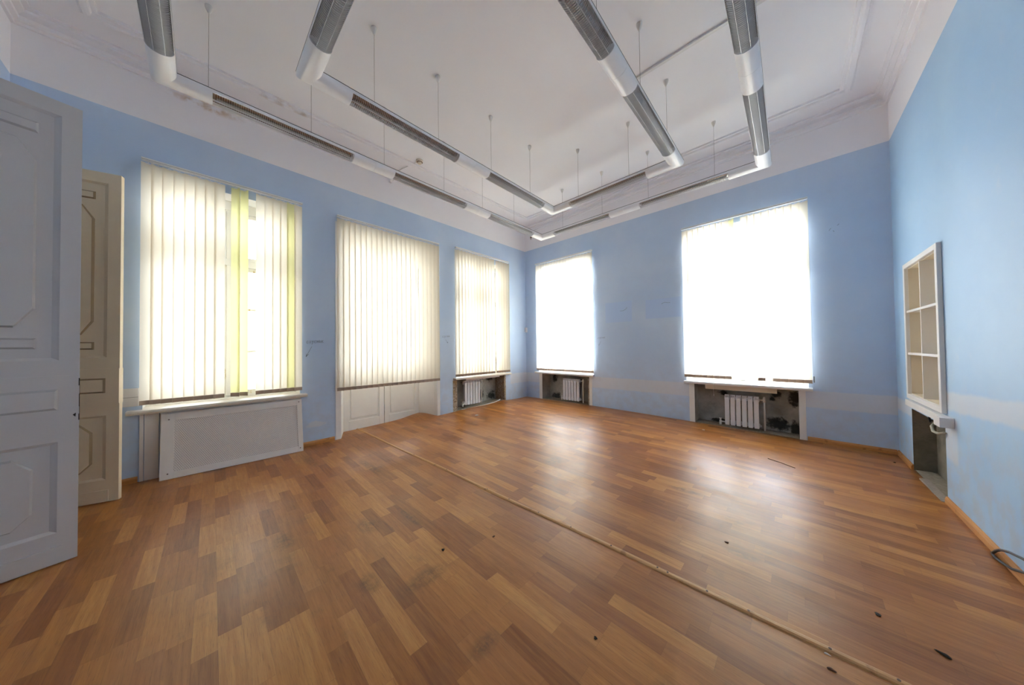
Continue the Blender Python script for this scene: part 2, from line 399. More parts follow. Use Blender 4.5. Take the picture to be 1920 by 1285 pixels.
def lathe(bm, prof, centre, seg=16, mi=0, axis='Z', tilt=None):
    """prof: list of (r, h)"""
    c = Vector(centre); rings = []
    for r, h in prof:
        ring = []
        for k in range(seg):
            a = 2 * PI * k / seg; v = Vector((r * math.cos(a), r * math.sin(a), h))
            if axis == 'X': v = Vector((v.z, v.x, v.y))
            if axis == 'Y': v = Vector((v.x, v.z, v.y))
            ring.append(bm.verts.new(c + v))
        rings.append(ring)
    for A, B in zip(rings, rings[1:]):
        for k in range(seg):
            f = bm.faces.new((A[k], A[(k + 1) % seg], B[(k + 1) % seg], B[k])); f.smooth = True; f.material_index = mi
    for R in (rings[0], rings[-1]): bm.faces.new(R).material_index = mi
def prism(bm, poly, fn, t0, t1, mi=0):
    """poly (u, v) extruded from t0 to t1; fn(u, v, t) -> point"""
    A = [bm.verts.new(fn(u, v, t0)) for u, v in poly]; B = [bm.verts.new(fn(u, v, t1)) for u, v in poly]
    n = len(poly)
    for k in range(n): bm.faces.new((A[k], A[(k + 1) % n], B[(k + 1) % n], B[k])).material_index = mi
    bm.faces.new(A).material_index = mi; bm.faces.new(B[::-1]).material_index = mi
def sweep(bm, pts, prof, mi=0, closed=False, smooth=False):
    """closed profile (lateral, height) swept along a flat path with mitred corners"""
    n = len(pts); P = [Vector((p[0], p[1], p[2] if len(p) > 2 else 0)) for p in pts]; rings = []
    for i in range(n):
        if closed or 0 < i < n - 1:
            d1 = (P[i] - P[i - 1]).normalized(); d2 = (P[(i + 1) % n] - P[i]).normalized()
        elif i == 0: d1 = d2 = (P[1] - P[0]).normalized()
        else: d1 = d2 = (P[-1] - P[-2]).normalized()
        n1 = Vector((-d1.y, d1.x, 0)); n2 = Vector((-d2.y, d2.x, 0)); m = (n1 + n2)
        m = m / (m.length_squared / 2) if m.length > 1e-6 else n1
        rings.append([bm.verts.new(P[i] + m * u + Vector((0, 0, h))) for u, h in prof])
    k = len(prof)
    for i in range(n if closed else n - 1):
        A, B = rings[i], rings[(i + 1) % n]
        for j in range(k):
            f = bm.faces.new((A[j], A[(j + 1) % k], B[(j + 1) % k], B[j])); f.material_index = mi; f.smooth = smooth
    if not closed:
        bm.faces.new(rings[0]).material_index = mi; bm.faces.new(rings[-1][::-1]).material_index = mi

# ------------------------------------------------------------------ walls
PL = {'left': lambda u, z, d: (-d, u, z), 'back': lambda u, z, d: (u, d, z),
      'right': lambda u, z, d: (RX + d, u, z), 'front': lambda u, z, d: (u, FY - d, z)}

def wall(side, u0, u1, mats, through, niches, label):
    """mats: [paint, white, reveal, concrete, broken edge]; openings (u0,u1,z0,z1), niches (u0,u1,z0,z1,depth,left mat,right mat)"""
    fn = PL[side]; bm = BM(); z0, z1 = -0.12, HC + 0.05
    us = sorted({u0, u1} | {v for o in through + niches for v in o[:2]}); zs = sorted({z0, HB, z1} | {v for o in through + niches for v in o[2:4]})
    cache = {}
    def V(u, z, d):
        k = (round(u, 4), round(z, 4), round(d, 4))
        if k not in cache: cache[k] = bm.verts.new(fn(u, z, d))
        return cache[k]
    def quad(pts, mi):
        try: bm.faces.new([V(*p) for p in pts]).material_index = mi
        except ValueError: pass
    for a, b in zip(us, us[1:]):
        for c, d in zip(zs, zs[1:]):
            m = ((a + b) / 2, (c + d) / 2)
            inside = lambda o: o[0] < m[0] < o[1] and o[2] < m[1] < o[3]
            if not any(inside(o) for o in through + niches):
                quad([(a, c, 0), (b, c, 0), (b, d, 0), (a, d, 0)], 1 if m[1] > HB else 0)
            if not any(inside(o) for o in through):
                quad([(a, c, TH), (b, c, TH), (b, d, TH), (a, d, TH)], 0)
    for o in through + niches:
        a, b, c, d = o[:4]; dep = TH if o in through else o[4]
        sp = o[4] if (o in through and len(o) > 4) else None
        lm, rm = (2, 2) if o in through else (o[5], o[6])
        nm = 2 if o in through else 3
        # split the reveals along the wall's cut lines so that the mesh stays closed
        zc = [z for z in zs if c <= z <= d]; uc = [u for u in us if a <= u <= b]
        for p, q in zip(zc, zc[1:]):
            quad([(a, p, 0), (a, q, 0), (a, q, dep), (a, p, dep)], lm); quad([(b, p, 0), (b, q, 0), (b, q, dep), (b, p, dep)], rm)
        for p, q in zip(uc, uc[1:]):
            quad([(p, c, 0), (q, c, 0), (q, c, dep), (p, c, dep)], nm); quad([(p, d, 0), (q, d, 0), (q, d, dep), (p, d, dep)], nm)
        if o in niches:
            for p, q in zip(uc, uc[1:]):
                for r, s in zip(zc, zc[1:]): quad([(p, r, dep), (q, r, dep), (q, s, dep), (p, s, dep)], 3)
    for c, d in zip(zs, zs[1:]):
        quad([(u0, c, 0), (u0, d, 0), (u0, d, TH), (u0, c, TH)], 0); quad([(u1, c, 0), (u1, d, 0), (u1, d, TH), (u1, c, TH)], 0)
    for a, b in zip(us, us[1:]):
        quad([(a, z0, 0), (b, z0, 0), (b, z0, TH), (a, z0, TH)], 0); quad([(a, z1, 0), (b, z1, 0), (b, z1, TH), (a, z1, TH)], 0)
    return tag(obj('wall_' + side, bm, mats), label, 'wall', kind='structure')

WA = (-6.635, -5.170, 0.762, 3.51); WC = (-2.350, -0.790, 0.762, 3.51)
WD = (0.445, 2.030, 0.762, 3.51); WE = (3.910, 5.500, 0.762, 3.51); DB = (-4.62, -2.83, -0.12, 3.50)
NA = (-6.51, -5.19, -0.12, 0.755, 0.30, 2, 2); NC = (-2.33, -0.87, -0.12, 0.755, 0.33, 4, 4)
ND = (0.55, 1.91, -0.12, 0.755, 0.33, 3, 4); NE = (4.03, 5.39, -0.12, 0.755, 0.30, 3, 3)
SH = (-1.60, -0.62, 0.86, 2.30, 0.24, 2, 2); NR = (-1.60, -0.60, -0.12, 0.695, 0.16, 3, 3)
FD = (0.27, 1.84, -0.12, 3.23)
wall('left', FY - TH, TH, [M['blue_left'], M['plaster_stained'], M['reveal'], M['concrete'], M['broken']], [WA, WC, DB], [NC],
     'blue left wall with two windows and a balcony door under a white frieze')
wall('back', 0.0, RX + TH, [M['blue_back'], M['plaster'], M['reveal'], M['concrete'], M['broken']], [WD, WE], [ND, NE],
     'blue back wall with two bright windows and bare radiator niches')
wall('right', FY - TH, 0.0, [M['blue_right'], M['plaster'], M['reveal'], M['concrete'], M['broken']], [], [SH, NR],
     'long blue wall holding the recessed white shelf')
wall('front', 0.0, RX, [M['blue_front'], M['plaster'], M['reveal'], M['concrete'], M['broken']], [FD], [],
     'blue end wall behind the open double door')

# hall beyond the double door (closed, unlit)
bm = BM(); box(bm, -0.55, 3.2, FY - TH - 2.4, FY - TH + .001, -0.05, 3.6)
for f in bm.faces: f.normal_flip()
top = [f for f in bm.faces if abs(f.calc_center_median().y - (FY - TH)) < 1e-2]
bmesh.ops.delete(bm, geom=top, context='FACES')
tag(obj('wall_hall', bm, M['plaster']), 'plain white hall walls seen through the double doorway', 'wall', kind='structure')

# ------------------------------------------------------------------ floor (sagging linoleum) and ceiling
def sm(t): t = max(0.0, min(1.0, t)); return t * t * (3 - 2 * t)
def floor_z(x, y):
    z = 0.088 * sm((y + 4.9) / 3.6) * sm((6.9 - max(x, 0)) / 5.2)
    z += 0.055 * math.exp(-((x + 0.30) / 0.28) ** 2 - ((y + 3.05) / 0.28) ** 2)
    z += 0.025 * math.exp(-((x - 0.05) / 0.22) ** 2 - ((y + 1.0) / 0.30) ** 2)
    z += 0.006 * math.sin(x * 3.1 + 1.0) * math.sin(y * 2.6) * sm((y + 6) / 3)
    return z
bm = BM(); NX, NY = 108, 124
x0f, x1f, y0f, y1f = -0.45, RX + 0.02, FY - 0.60, 0.02
gr = [[bm.verts.new((x0f + (x1f - x0f) * i / NX, y0f + (y1f - y0f) * j / NY, 0)) for j in range(NY + 1)] for i in range(NX + 1)]
for c in gr:
    for v in c: v.co.z = floor_z(v.co.x, v.co.y)
for i in range(NX):
    for j in range(NY): bm.faces.new((gr[i][j], gr[i + 1][j], gr[i + 1][j + 1], gr[i][j + 1])).smooth = True
# skirt down and a bottom so that it is a solid sheet
ring = [gr[i][0] for i in range(NX + 1)] + [gr[NX][j] for j in range(1, NY + 1)] + [gr[i][NY] for i in range(NX - 1, -1, -1)] + [gr[0][j] for j in range(NY - 1, 0, -1)]
low = [bm.verts.new((v.co.x, v.co.y, -0.06)) for v in ring]
for k in range(len(ring)):
    bm.faces.new((ring[k], ring[(k + 1) % len(ring)], low[(k + 1) % len(ring)], low[k]))
bm.faces.new(low)
tag(obj('floor', bm, M['floor'], smooth=False), 'worn brown wood-strip linoleum floor', 'floor', kind='structure')

bm = BM(); box(bm, -TH, RX + TH, FY - TH, TH, HC, HC + 0.15)
tag(obj('ceiling', bm, M['plaster']), 'high white plaster ceiling', 'ceiling', kind='structure')
# cornice along the walls: stepped moulding
prof = [(0, 0), (0, -0.150), (0.022, -0.150), (0.022, -0.122), (0.054, -0.114), (0.054, -0.082), (0.036, -0.078), (0.036, -0.066), (0.088, -0.046), (0.088, -0.020), (0.125, -0.018), (0.125, 0)]
bm = BM(); sweep(bm, [(0, FY, HC), (RX, FY, HC), (RX, 0, HC), (0, 0, HC)], prof, closed=True)
tag(obj('trim_1', bm, M['plaster_stained']), 'stepped plaster cornice where the walls meet the ceiling', 'cornice', kind='structure')
a, b = 0.50, 0.50
prof = [(-0.080, 0), (-0.080, -0.022), (-0.058, -0.024), (-0.058, -0.016), (-0.046, -0.016), (-0.036, -0.046), (-0.012, -0.050), (0.010, -0.046), (0.020, -0.020), (0.034, -0.020), (0.034, -0.030), (0.056, -0.026), (0.056, 0)]
bm = BM(); sweep(bm, [(a - .02, FY + b, HC), (RX - .41, FY + b, HC), (RX - .41, -b + .02, HC), (a - .02, -b + .02, HC)], prof, closed=True)
tag(obj('trim_2', bm, M['plaster_stained']), 'thin moulded plaster frame running around the ceiling', 'moulding', kind='structure')

M['rubble'] = simple('dusty_rubble', (0.30, 0.265, 0.21, 1), 0.95, var=0.5, scale=38, bstr=0.6)
def niche_floor(side, u0, u1, dep, label):
    fn = PL[side]; bm = BM(); n = 16; R = []
    for i in range(n + 1):
        u = u0 + (u1 - u0) * i / n; row = []
        for k in range(5):
            d = 0.012 + (dep - 0.014) * k / 4; x, y, _ = fn(u, 0, d)
            z = floor_z(min(max(x, 0.0), RX), min(y, 0.0)) + 0.004 + (0.006 * random.random() if 0 < k < 4 else 0)
            row.append((bm.verts.new((x, y, z)), bm.verts.new((x, y, -0.10))))
        R.append(row)
    for A, B in zip(R, R[1:]):
        for k in range(4):
            bm.faces.new((A[k][0], B[k][0], B[k + 1][0], A[k + 1][0])); bm.faces.new((A[k][1], A[k + 1][1], B[k + 1][1], B[k][1]))
        for k in (0, 4): bm.faces.new((A[k][0], A[k][1], B[k][1], B[k][0]))
    for A in (R[0], R[-1]):
        for k in range(4): bm.faces.new((A[k][0], A[k + 1][0], A[k + 1][1], A[k][1]))
    tag(obj('floor', bm, M['rubble']), label, 'floor', kind='structure')
niche_floor('left', NC[0] + .002, NC[1] - .002, NC[4], 'dusty rubble floor inside the crumbling niche')
niche_floor('back', ND[0] + .002, ND[1] - .002, ND[4], 'dusty rubble floor inside the corner niche')
niche_floor('back', NE[0] + .002, NE[1] - .002, NE[4], 'dusty rubble floor inside the widest niche')
niche_floor('right', NR[0] + .002, NR[1] - .002, NR[4], 'dusty rubble floor inside the empty niche')
# baseboards (orange wood), only the stretches still in place
def baseboard(name, side, u0, u1, label):
    fn = PL[side]; n = max(2, int(abs(u1 - u0) / 0.25)); bm = BM(); rows = []
    for i in range(n + 1):
        u = u0 + (u1 - u0) * i / n; x, y, _ = fn(u, 0, 0); z = floor_z(x, y) - 0.004
        rows.append([bm.verts.new(fn(u, z + h, -t)) for t, h in ((0.0, 0), (0.017, 0), (0.017, 0.045), (0.008, 0.066), (0.0, 0.066))])
    for A, B in zip(rows, rows[1:]):
        for k in range(5): bm.faces.new((A[k], A[(k + 1) % 5], B[(k + 1) % 5], B[k]))
    bm.faces.new(rows[0]); bm.faces.new(rows[-1][::-1])
    tag(obj(name, bm, M['base_orange']), label, 'baseboard', kind='structure')
baseboard('baseboard_left', 'left', -5.14, -4.715, 'short orange wood baseboard between radiator screen and balcony door')
baseboard('baseboard_left.001', 'left', FY + 0.01, -6.665, 'orange wood baseboard between open door leaf and first window')
baseboard('baseboard_back', 'back', 5.475, RX - 0.018, 'orange wood baseboard between the widest niche and room corner')
baseboard('baseboard_front', 'front', 1.90, RX - 0.018, 'orange wood baseboard along the door wall')
baseboard('baseboard_right', 'right', -0.0, -0.60, 'short orange wood baseboard between room corner and empty niche')
baseboard('baseboard_right.001', 'right', -1.60, FY + 0.01, 'long orange wood baseboard beyond the empty niche')

# ------------------------------------------------------------------ windows
def window(name, side, op, label, peel=False):
    fn = PL[side]; u0, u1, z0, z1 = op; D = 0.26
    c = fn((u0 + u1) / 2, z0, D); root = tag(empty(name, c), label, 'window', kind='structure')
    mat = M['joinery']
    def bx(bm, a, b, c_, d, n0, n1, bev=0.004):
        p = fn(a, c_, n0); q = fn(b, d, n1)
        box(bm, min(p[0], q[0]), max(p[0], q[0]), min(p[1], q[1]), max(p[1], q[1]), min(p[2], q[2]), max(p[2], q[2]), bev)
    bm = BM(); w = 0.075
    bx(bm, u0, u0 + w, z0, z1, D, D + 0.12); bx(bm, u1 - w, u1, z0, z1, D, D + 0.12)
    bx(bm, u0 + w, u1 - w, z1 - 0.13, z1, D, D + 0.12); bx(bm, u0 + w, u1 - w, z0, z0 + 0.08, D, D + 0.12)
    zt = 2.62; bx(bm, u0 + w, u1 - w, zt, zt + 0.09, D - 0.01, D + 0.12)
    bx(bm, (u0 + u1) / 2 - 0.045, (u0 + u1) / 2 + 0.045, z0 + 0.06, z1 - 0.13, D, D + 0.12)
    obj('frame', bm, mat, root)
    um = (u0 + u1) / 2
    for k, (a, b) in enumerate(((u0 + w, um - 0.045), (um + 0.045, u1 - w))):
        for lo, hi, rows, nm in ((z0 + 0.08, zt, 3, 'casement'), (zt + 0.09, z1 - 0.13, 1, 'fanlight')):
            bm = BM(); s = 0.055
            bx(bm, a, a + s, lo, hi, D + 0.02, D + 0.07); bx(bm, b - s, b, lo, hi, D + 0.02, D + 0.07)
            bx(bm, a + s, b - s, lo, lo + s, D + 0.02, D + 0.07); bx(bm, a + s, b - s, hi - s, hi, D + 0.02, D + 0.07)
            for r in range(1, rows): zz = lo + (hi - lo) * r / rows; bx(bm, a + s, b - s, zz - 0.016, zz + 0.016, D + 0.03, D + 0.065)
            sash = obj(nm, bm, M['peel'] if (peel and nm == 'casement') else mat, root)
            bm = BM(); bx(bm, a + s * .6, b - s * .6, lo + s * .6, hi - s * .6, D + 0.044, D + 0.049, 0)
            obj('pane', bm, M['glass'], sash)
    return root
def sill(root, side, u0, u1, z, out, mat, th=0.034, dep=0.262):
    fn = PL[side]; bm = BM()
    poly = [(dep, z - th), (dep, z), (-out + 0.018, z), (-out + 0.005, z - 0.006), (-out, z - th / 2), (-out + 0.005, z - th + 0.004), (-out + 0.02, z - th)]
    prism(bm, [(d, zz) for d, zz in poly], lambda d, zz, u: fn(u, zz, d), u0, u1)
    obj('sill', bm, mat, root)
w1 = window('window_1', 'left', WA, 'white peeling casement window behind the half-open yellowish blind', True)
w2 = window('window_2', 'left', WC, 'white window behind the angled slats beside the room corner', True)
w3 = window('window_3', 'back', WD, 'white window on the back wall right beside the room corner')
w4 = window('window_4', 'back', WE, 'white window behind the brightest blind with missing bottom weights')
def sill_pieces(root, side, op, u0, u1, z, out, mat):
    sill(root, side, op[0] + .002, op[1] - .002, z, 0.001, mat)           # board inside the reveal
    fn = PL[side]; bm = BM(); th = 0.046                                     # nosing in front of the wall
    poly = [(-0.001, z - th), (-0.001, z), (-out + 0.018, z), (-out + 0.005, z - 0.006), (-out, z - th / 2), (-out + 0.005, z - th + 0.004), (-out + 0.02, z - th)]
    prism(bm, poly, lambda d, zz, u: fn(u, zz, d), u0, u1); obj('sill_nosing', bm, mat, root)
sill_pieces(w1, 'left', WA, -6.74, -5.10, 0.800, 0.12, M['sill'])
sill_pieces(w2, 'left', WC, -2.43, -0.70, 0.800, 0.10, M['sill'])
sill_pieces(w3, 'back', WD, 0.36, 2.05, 0.800, 0.09, M['sill_white'])
sill_pieces(w4, 'back', WE, 3.88, 5.54, 0.800, 0.10, M['sill_white'])
# boards and white corner strips fixed around the niches
def wallbox(bm, side, a, b, c, d, n0, n1, bev=0.003):
    fn = PL[side]; p = fn(a, c, n0); q = fn(b, d, n1)
    box(bm, min(p[0], q[0]), max(p[0], q[0]), min(p[1], q[1]), max(p[1], q[1]), min(p[2], q[2]), max(p[2], q[2]), bev)
def trim(n, side, rects, mat, label, t=0.006):
    bm = BM()
    for r in rects: wallbox(bm, side, *r[:4], r[4] if len(r) > 4 else -t, r[5] if len(r) > 5 else 0.0, 0.0015)
    return tag(obj('trim_%d' % n, bm, mat), label, 'trim', kind='structure')
trim(3, 'left', [(-4.70, -4.62, -0.02, 3.53), (-2.83, -2.765, 0.02, 3.53)], M['reveal'], 'white corner strips up both sides of the balcony door recess')
trim(4, 'back', [(3.945, 4.03, 0.0, 0.758), (5.39, 5.465, -0.02, 0.758)], M['reveal'], 'cream strips framing the niche below the brightest blind')
trim(5, 'back', [(0.455, 0.55, 0.03, 0.758), (1.915, 1.985, 0.03, 0.758)], M['reveal'], 'white plaster strips framing the corner niche of the back wall')
trim(6, 'left', [(-6.655, -6.625, -0.01, 0.758), (-6.620, -6.515, -0.01, 0.752), (-6.508, -5.165, -0.01, 0.752, -0.006)], M['panel_white'], 'white boards beside and behind the leaning radiator screen', 0.014)
trim(7, 'back', [(4.20, 5.15, 0.675, 0.758, -0.018, 0.006)], M['beige'], 'cream board hanging below the widest window sill')
trim(8, 'left', [(-2.10, -1.05, 0.715, 0.758, -0.018, 0.006)], M['sill_white'], 'thin white batten under the third window sill')
trim(9, 'left', [(-2.44, -2.33, 0.035, 0.745, -0.003, 0.006), (-0.875, -0.82, 0.06, 0.745, -0.003, 0.006)], M['broken'], 'broken plaster edges either side of the niche')
trim(10, 'back', [(1.888, 1.915, 0.05, 0.745, -0.008, 0.10)], M['broken'], 'crumbling yellowed plaster edge of the corner niche')

# apron inside the niche behind the leaning screen
# ------------------------------------------------------------------ balcony door
root = tag(empty('door_3', (-0.40, -3.75, 0.0)), 'white balcony double door behind the widest left blind', 'door', kind='structure')
bm = BM(); X0, X1 = -0.47, -0.40
box(bm, X0, X1 + .01, -4.60, -4.47, -0.05, 3.5, .003); box(bm, X0, X1 + .01, -3.02, -2.85, -0.05, 3.5, .003); box(bm, X0, X1 + .01, -4.47, -3.02, 3.37, 3.5, .003); box(bm, X0 - .10, X0, -4.47, -3.02, -0.06, 0.03)
obj('frame', bm, M['peel'], root)
for a, b in ((-4.468, -3.755), (-3.745, -3.022)):
    bm = BM(); s = 0.09
    box(bm, X0, X1, a, a + s, -0.03, 3.36, .003); box(bm, X0, X1, b - s, b, -0.03, 3.36, .003)
    for lo, hi in ((-0.03, 0.17), (0.88, 1.0), (3.24, 3.36)): box(bm, X0, X1, a + s, b - s, lo, hi, .003)
    for zz in (1.8, 2.55): box(bm, X0 + .015, X1 - .01, a + s, b - s, zz - .016, zz + .016, .003)
    if a < -4: box(bm, X0 - .004, X0 + .02, -3.765, -3.735, -0.03, 3.36)
    leaf = obj('door_leaf', bm, M['joinery'], root)
    bm = BM(); box(bm, X0 + .015, X1 - .022, a + s, b - s, 0.17, 0.88)
    box(bm, X0 + .02, X1 - .008, a + s + .035, b - s - .035, 0.205, 0.845, .006)
    obj('lower_panel', bm, M['joinery'], leaf)
    bm = BM(); box(bm, X0 + .030, X0 + .035, a + s, b - s, 1.0, 3.24); obj('pane', bm, M['glass'], leaf)
# splayed white side panels of the recess
for (ya, yb, nm) in ((-4.619, -4.47, 0), (-2.831, -3.02, 1)):
    bm = BM(); e = 0.012 if nm == 0 else -0.012
    prism(bm, [(-0.002, ya), (-0.39, yb), (-0.39, ya)], lambda x, y, z: (x, y, z), -0.03, 3.49)
    if nm == 1:                                       # raised rectangle on the visible side panel
        d = Vector((-0.388, yb - ya, 0)).normalized(); nn = Vector((d.y, -d.x, 0)); nn = nn if nn.y < 0 else -nn
        P0 = Vector((-0.002, ya, 0))
        pts = [(0.07, 0.17), (0.36, 0.17), (0.36, 3.3), (0.07, 3.3)]
        prism(bm, pts, lambda u, v, t: P0 + d * u + nn * t + Vector((0, 0, v)), 0.0, 0.008)
    obj('reveal_panel', bm, M['joinery'], root)

# ------------------------------------------------------------------ vertical blinds
SLAT_W = 0.102
def slat_mesh(name, h, mat, twist=None):
    bm = BM(); ns, nz = 6, (1 if twist is None else 24); rows = []
    for j in range(nz + 1):
        z = -h * j / nz; row = []
        tw = 0.0 if twist is None else twist(j / nz)
        for i in range(ns + 1):
            t = i / ns - 0.5; x = t * SLAT_W; y = 0.0055 * (1 - 4 * t * t)
            row.append(bm.verts.new((x * math.cos(tw) - y * math.sin(tw), x * math.sin(tw) + y * math.cos(tw), z)))
        rows.append(row)
    for A, B in zip(rows, rows[1:]):
        for i in range(ns): bm.faces.new((A[i], A[i + 1], B[i + 1], B[i])).smooth = True
    me = bpy.data.meshes.new(name); bm.to_mesh(me); bm.free(); me.materials.append(mat); return me
def weight_mesh():
    bm = BM(); n = 6; ring = []
    for s in (1, -1):
        for i in (range(n + 1) if s > 0 else range(n, -1, -1)):
            t = i / n - 0.5; ring.append((t * (SLAT_W - 0.001), 0.0055 * (1 - 4 * t * t) + s * 0.0022))
    prism(bm, ring, lambda u, v, t: (u, v, t), 0.0, -0.050)
    me = bpy.data.meshes.new('weight'); bmesh.ops.recalc_face_normals(bm, faces=bm.faces); bm.to_mesh(me); bm.free(); me.materials.append(M['weight']); return me
WM = weight_mesh()
def hanger_mesh():
    bm = BM(); box(bm, -0.018, 0.018, 0.0, 0.004, -0.012, 0.0); tube(bm, [(0, 0.002, 0), (0, 0.002, 0.024)], 0.004, 6)
    me = bpy.data.meshes.new('hanger'); bmesh.ops.recalc_face_normals(bm, faces=bm.faces); bm.to_mesh(me); bm.free(); me.materials.append(M['sensor']); return me
HM = hanger_mesh()
def blind(side, u0, u1, z0, z1, slats, ang, label, d=-0.075, mats=None, noweight=(), yellow=(), twisted=(), angs=None):
    """slats: list of centre positions along the wall"""
    fn = PL[side]; loc = fn((u0 + u1) / 2, z0, d)
    rz = {'left': PI / 2, 'back': 0.0}[side]
    root = tag(empty('vertical_blind', loc, (0, 0, rz)), label, 'blind', group='vertical blinds in front of the windows')
    sgn = 1
    L = u1 - u0; H = z1 - z0
    bm = BM(); box(bm, -L / 2, L / 2, -0.024, 0.024, H - 0.002, H + 0.026, 0.003); box(bm, -L / 2 + .004, L / 2 - .004, -0.0255, 0.0255, H + 0.008, H + 0.014)
    for k in (-0.45, 0.0, 0.45):                                      # wall brackets
        box(bm, k * L - .012, k * L + .012, 0.024, 0.072, H + 0.012, H + 0.034)
    for f in bm.faces:
        c = f.calc_center_median()
        f.material_index = 0
    local_obj('headrail', bm, [M['rail']], root)
    bm = BM(); box(bm, -L / 2 + .003, L / 2 - .003, -0.0252, -0.0238, H + 0.006, H + 0.013); local_obj('rail_slot', bm, [M['black']], root)
    h = H - 0.022
    m0 = slat_mesh('slat', h, M['fabric']); my = slat_mesh('slat_yellow', h, M['fabric_yellow']) if yellow else None
    for i, u in enumerate(slats):
        x = (u - (u0 + u1) / 2)
        me = my if i in yellow else m0
        a = (angs or {}).get(i, ang + random.uniform(-.03, .03))
        if i in twisted:
            me = slat_mesh('slat_twisted', h, M['fabric'], lambda t: math.radians(62) * math.exp(-((t - .30) / .18) ** 2))
        s = local_obj('slat', me, None, root, (x, 0.0, h), a)
        if i in yellow: s['label'] = 'yellow blind slat'
        local_obj('hanger', HM, None, s, (0, 0, 0))
        if i not in noweight: local_obj('weight', WM, None, s, (0, 0, -h + 0.050))
    # bottom bead chain linking the slats
    return root
def lin(a, b, n): return [a + (b - a) * i / (n - 1) for i in range(n)]
A9 = math.radians(9)
blind('left', -6.650, -5.155, 0.855, 3.605, [-6.603, -6.530, -6.450, -6.365, -6.280, -6.195, -6.110, -6.027, -5.880, -5.795, -5.630, -5.541, -5.456, -5.373, -5.292, -5.206], math.radians(13),
      'cream vertical blind with a gap and two yellow slats above the radiator screen', yellow=(8, 9, 14), angs={8: math.radians(-38), 9: math.radians(-43)})
blind('left', -4.695, -2.815, 0.785, 3.585, lin(-4.645, -2.865, 21), math.radians(-12),
      'widest cream vertical blind hanging over the white balcony door', twisted=(15,))
blind('left', -2.400, -0.745, 0.825, 3.625, [u for i, u in enumerate(lin(-2.36, -0.79, 19)) if i != 13], math.radians(-26),
      'pinkish vertical blind with angled slats left of the room corner')
blind('back', 0.420, 2.075, 0.842, 3.630, lin(0.468, 2.025, 19), math.radians(-13),
      'glowing white vertical blind just right of the room corner')
sl = lin(3.938, 5.49, 19)
b5 = blind('back', 3.885, 5.540, 0.870, 3.580, [u for i, u in enumerate(sl) if i not in (9,)], math.radians(-13),
      'brightest vertical blind with a gap at its top and bottom weights missing', yellow=(8,), noweight=(8, 9, 10, 12), angs={8: math.radians(-40)})

bm = BM(); tube(bm, [(4.335, -.112, .872), (4.335, -.114, .70), (4.34, -.114, .60)], .0022, 6); lathe(bm, [(.003, -.03), (.006, -.028), (.005, 0), (.002, .004)], (4.34, -.114, .60), 8)
obj('pull_cord', bm, M['sensor'], b5)
bm = BM(); box(bm, 5.545, 5.562, -.088, -.064, .885, .975, .004); tube(bm, [(5.552, -.076, .975), (5.545, -.076, 2.2), (5.536, -.076, 3.585)], .0016, 5)
obj('cord_weight', bm, M['grip'], b5)
# ------------------------------------------------------------------ cast radiators in the niches
def radiator(side, u0, z0, h, label, pipe_u, pipe_top, valve_left=True):
    fn = PL[side]; W = 0.078; n = 6; d0, d1 = 0.05, 0.135
    root = tag(empty('radiator', fn(u0 + W * n / 2, z0, (d0 + d1) / 2)), label, 'radiator', group='white sectional radiators in the niches')
    def bx(bm, a, b, c, d, p, q, bev=0.0): wallbox(bm, side, a, b, c, d, p, q, bev)
    for i in range(n):
        a = u0 + i * W; bm = BM()
        bx(bm, a + .0075, a + W - .0075, z0, z0 + h - .045, d0, d0 + .016, .005)      # flat front column
        bx(bm, a + .035, a + W - .035, z0 + .01, z0 + h - .02, d0 + .016, d1, 0)        # centre fin
        bx(bm, a + .0005, a + W - .0005, z0 + .01, z0 + .075, d0 + .036, d1, .006)        # lower header
        bx(bm, a + .0005, a + W - .0005, z0 + h - .085, z0 + h - .025, d0 + .036, d1, .006)   # upper header
        for k in (.012, .034, .056): bx(bm, a + k, a + k + .010, z0 + h - .05, z0 + h - .012, d0 + .006, d1 - .01, .002)   # vents at the top
        bx(bm, a + .006, a + W - .006, z0 + h - .016, z0 + h, d0 + .010, d1 - .012, .004)
        obj('section', bm, M['radiator'], root)
    c = fn(u0, z0, d0)
    bm = BM(); zt = z0 + h - 0.05; dm = d0 + (.055 if side == 'back' else -.008)                               # supply pipe on the right with a corner fitting
    P = lambda u, z: Vector(fn(u, z, dm))
    tube(bm, [P(pipe_u, pipe_top[0]), P(pipe_u, pipe_top[1])], 0.0135, 10)
    obj('riser_pipe', bm, M['pipe'], root)
    bm = BM(); tube(bm, [P(u0 + W * n, zt), P(pipe_u, zt)], 0.013, 10); tube(bm, [P(pipe_u, zt - .03), P(pipe_u, zt + .035)], 0.020, 10)
    tube(bm, [P(pipe_u, zt + .035), P(pipe_u, zt + .058)], 0.014, 10)
    obj('air_valve', bm, M['pipe'], root)
    bm = BM(); tube(bm, [P(u0, z0 + .035), P(u0 - .07, z0 + .035)], 0.012, 10); tube(bm, [P(u0 - .065, z0 - .02), P(u0 - .065, z0 + .055)], 0.018, 10)
    tube(bm, [P(u0 - .065, z0 + .055), P(u0 - .065, z0 + .085)], 0.012, 8); tube(bm, [P(u0 - .085, z0 + .088), P(u0 - .045, z0 + .088)], 0.007, 8)
    obj('shutoff_valve', bm, M['pipe'], root)
    bm = BM(); tube(bm, [P(u0 + W * n, z0 + .04), P(u0 + W * n + .022, z0 + .04)], 0.018, 10); obj('end_plug', bm, M['pipe'], root)
    bm = BM()
    for k in (1, 5):                                                              # brackets into the niche back
        q = u0 + W * k; bx(bm, q - .006, q + .006, z0 + h - .06, z0 + h - .045, d1 - .01, 0.298)
        bx(bm, q - .006, q + .006, z0 + .03, z0 + .045, d1 - .01, 0.298)
    obj('bracket', bm, M['wire'], root)
    return root
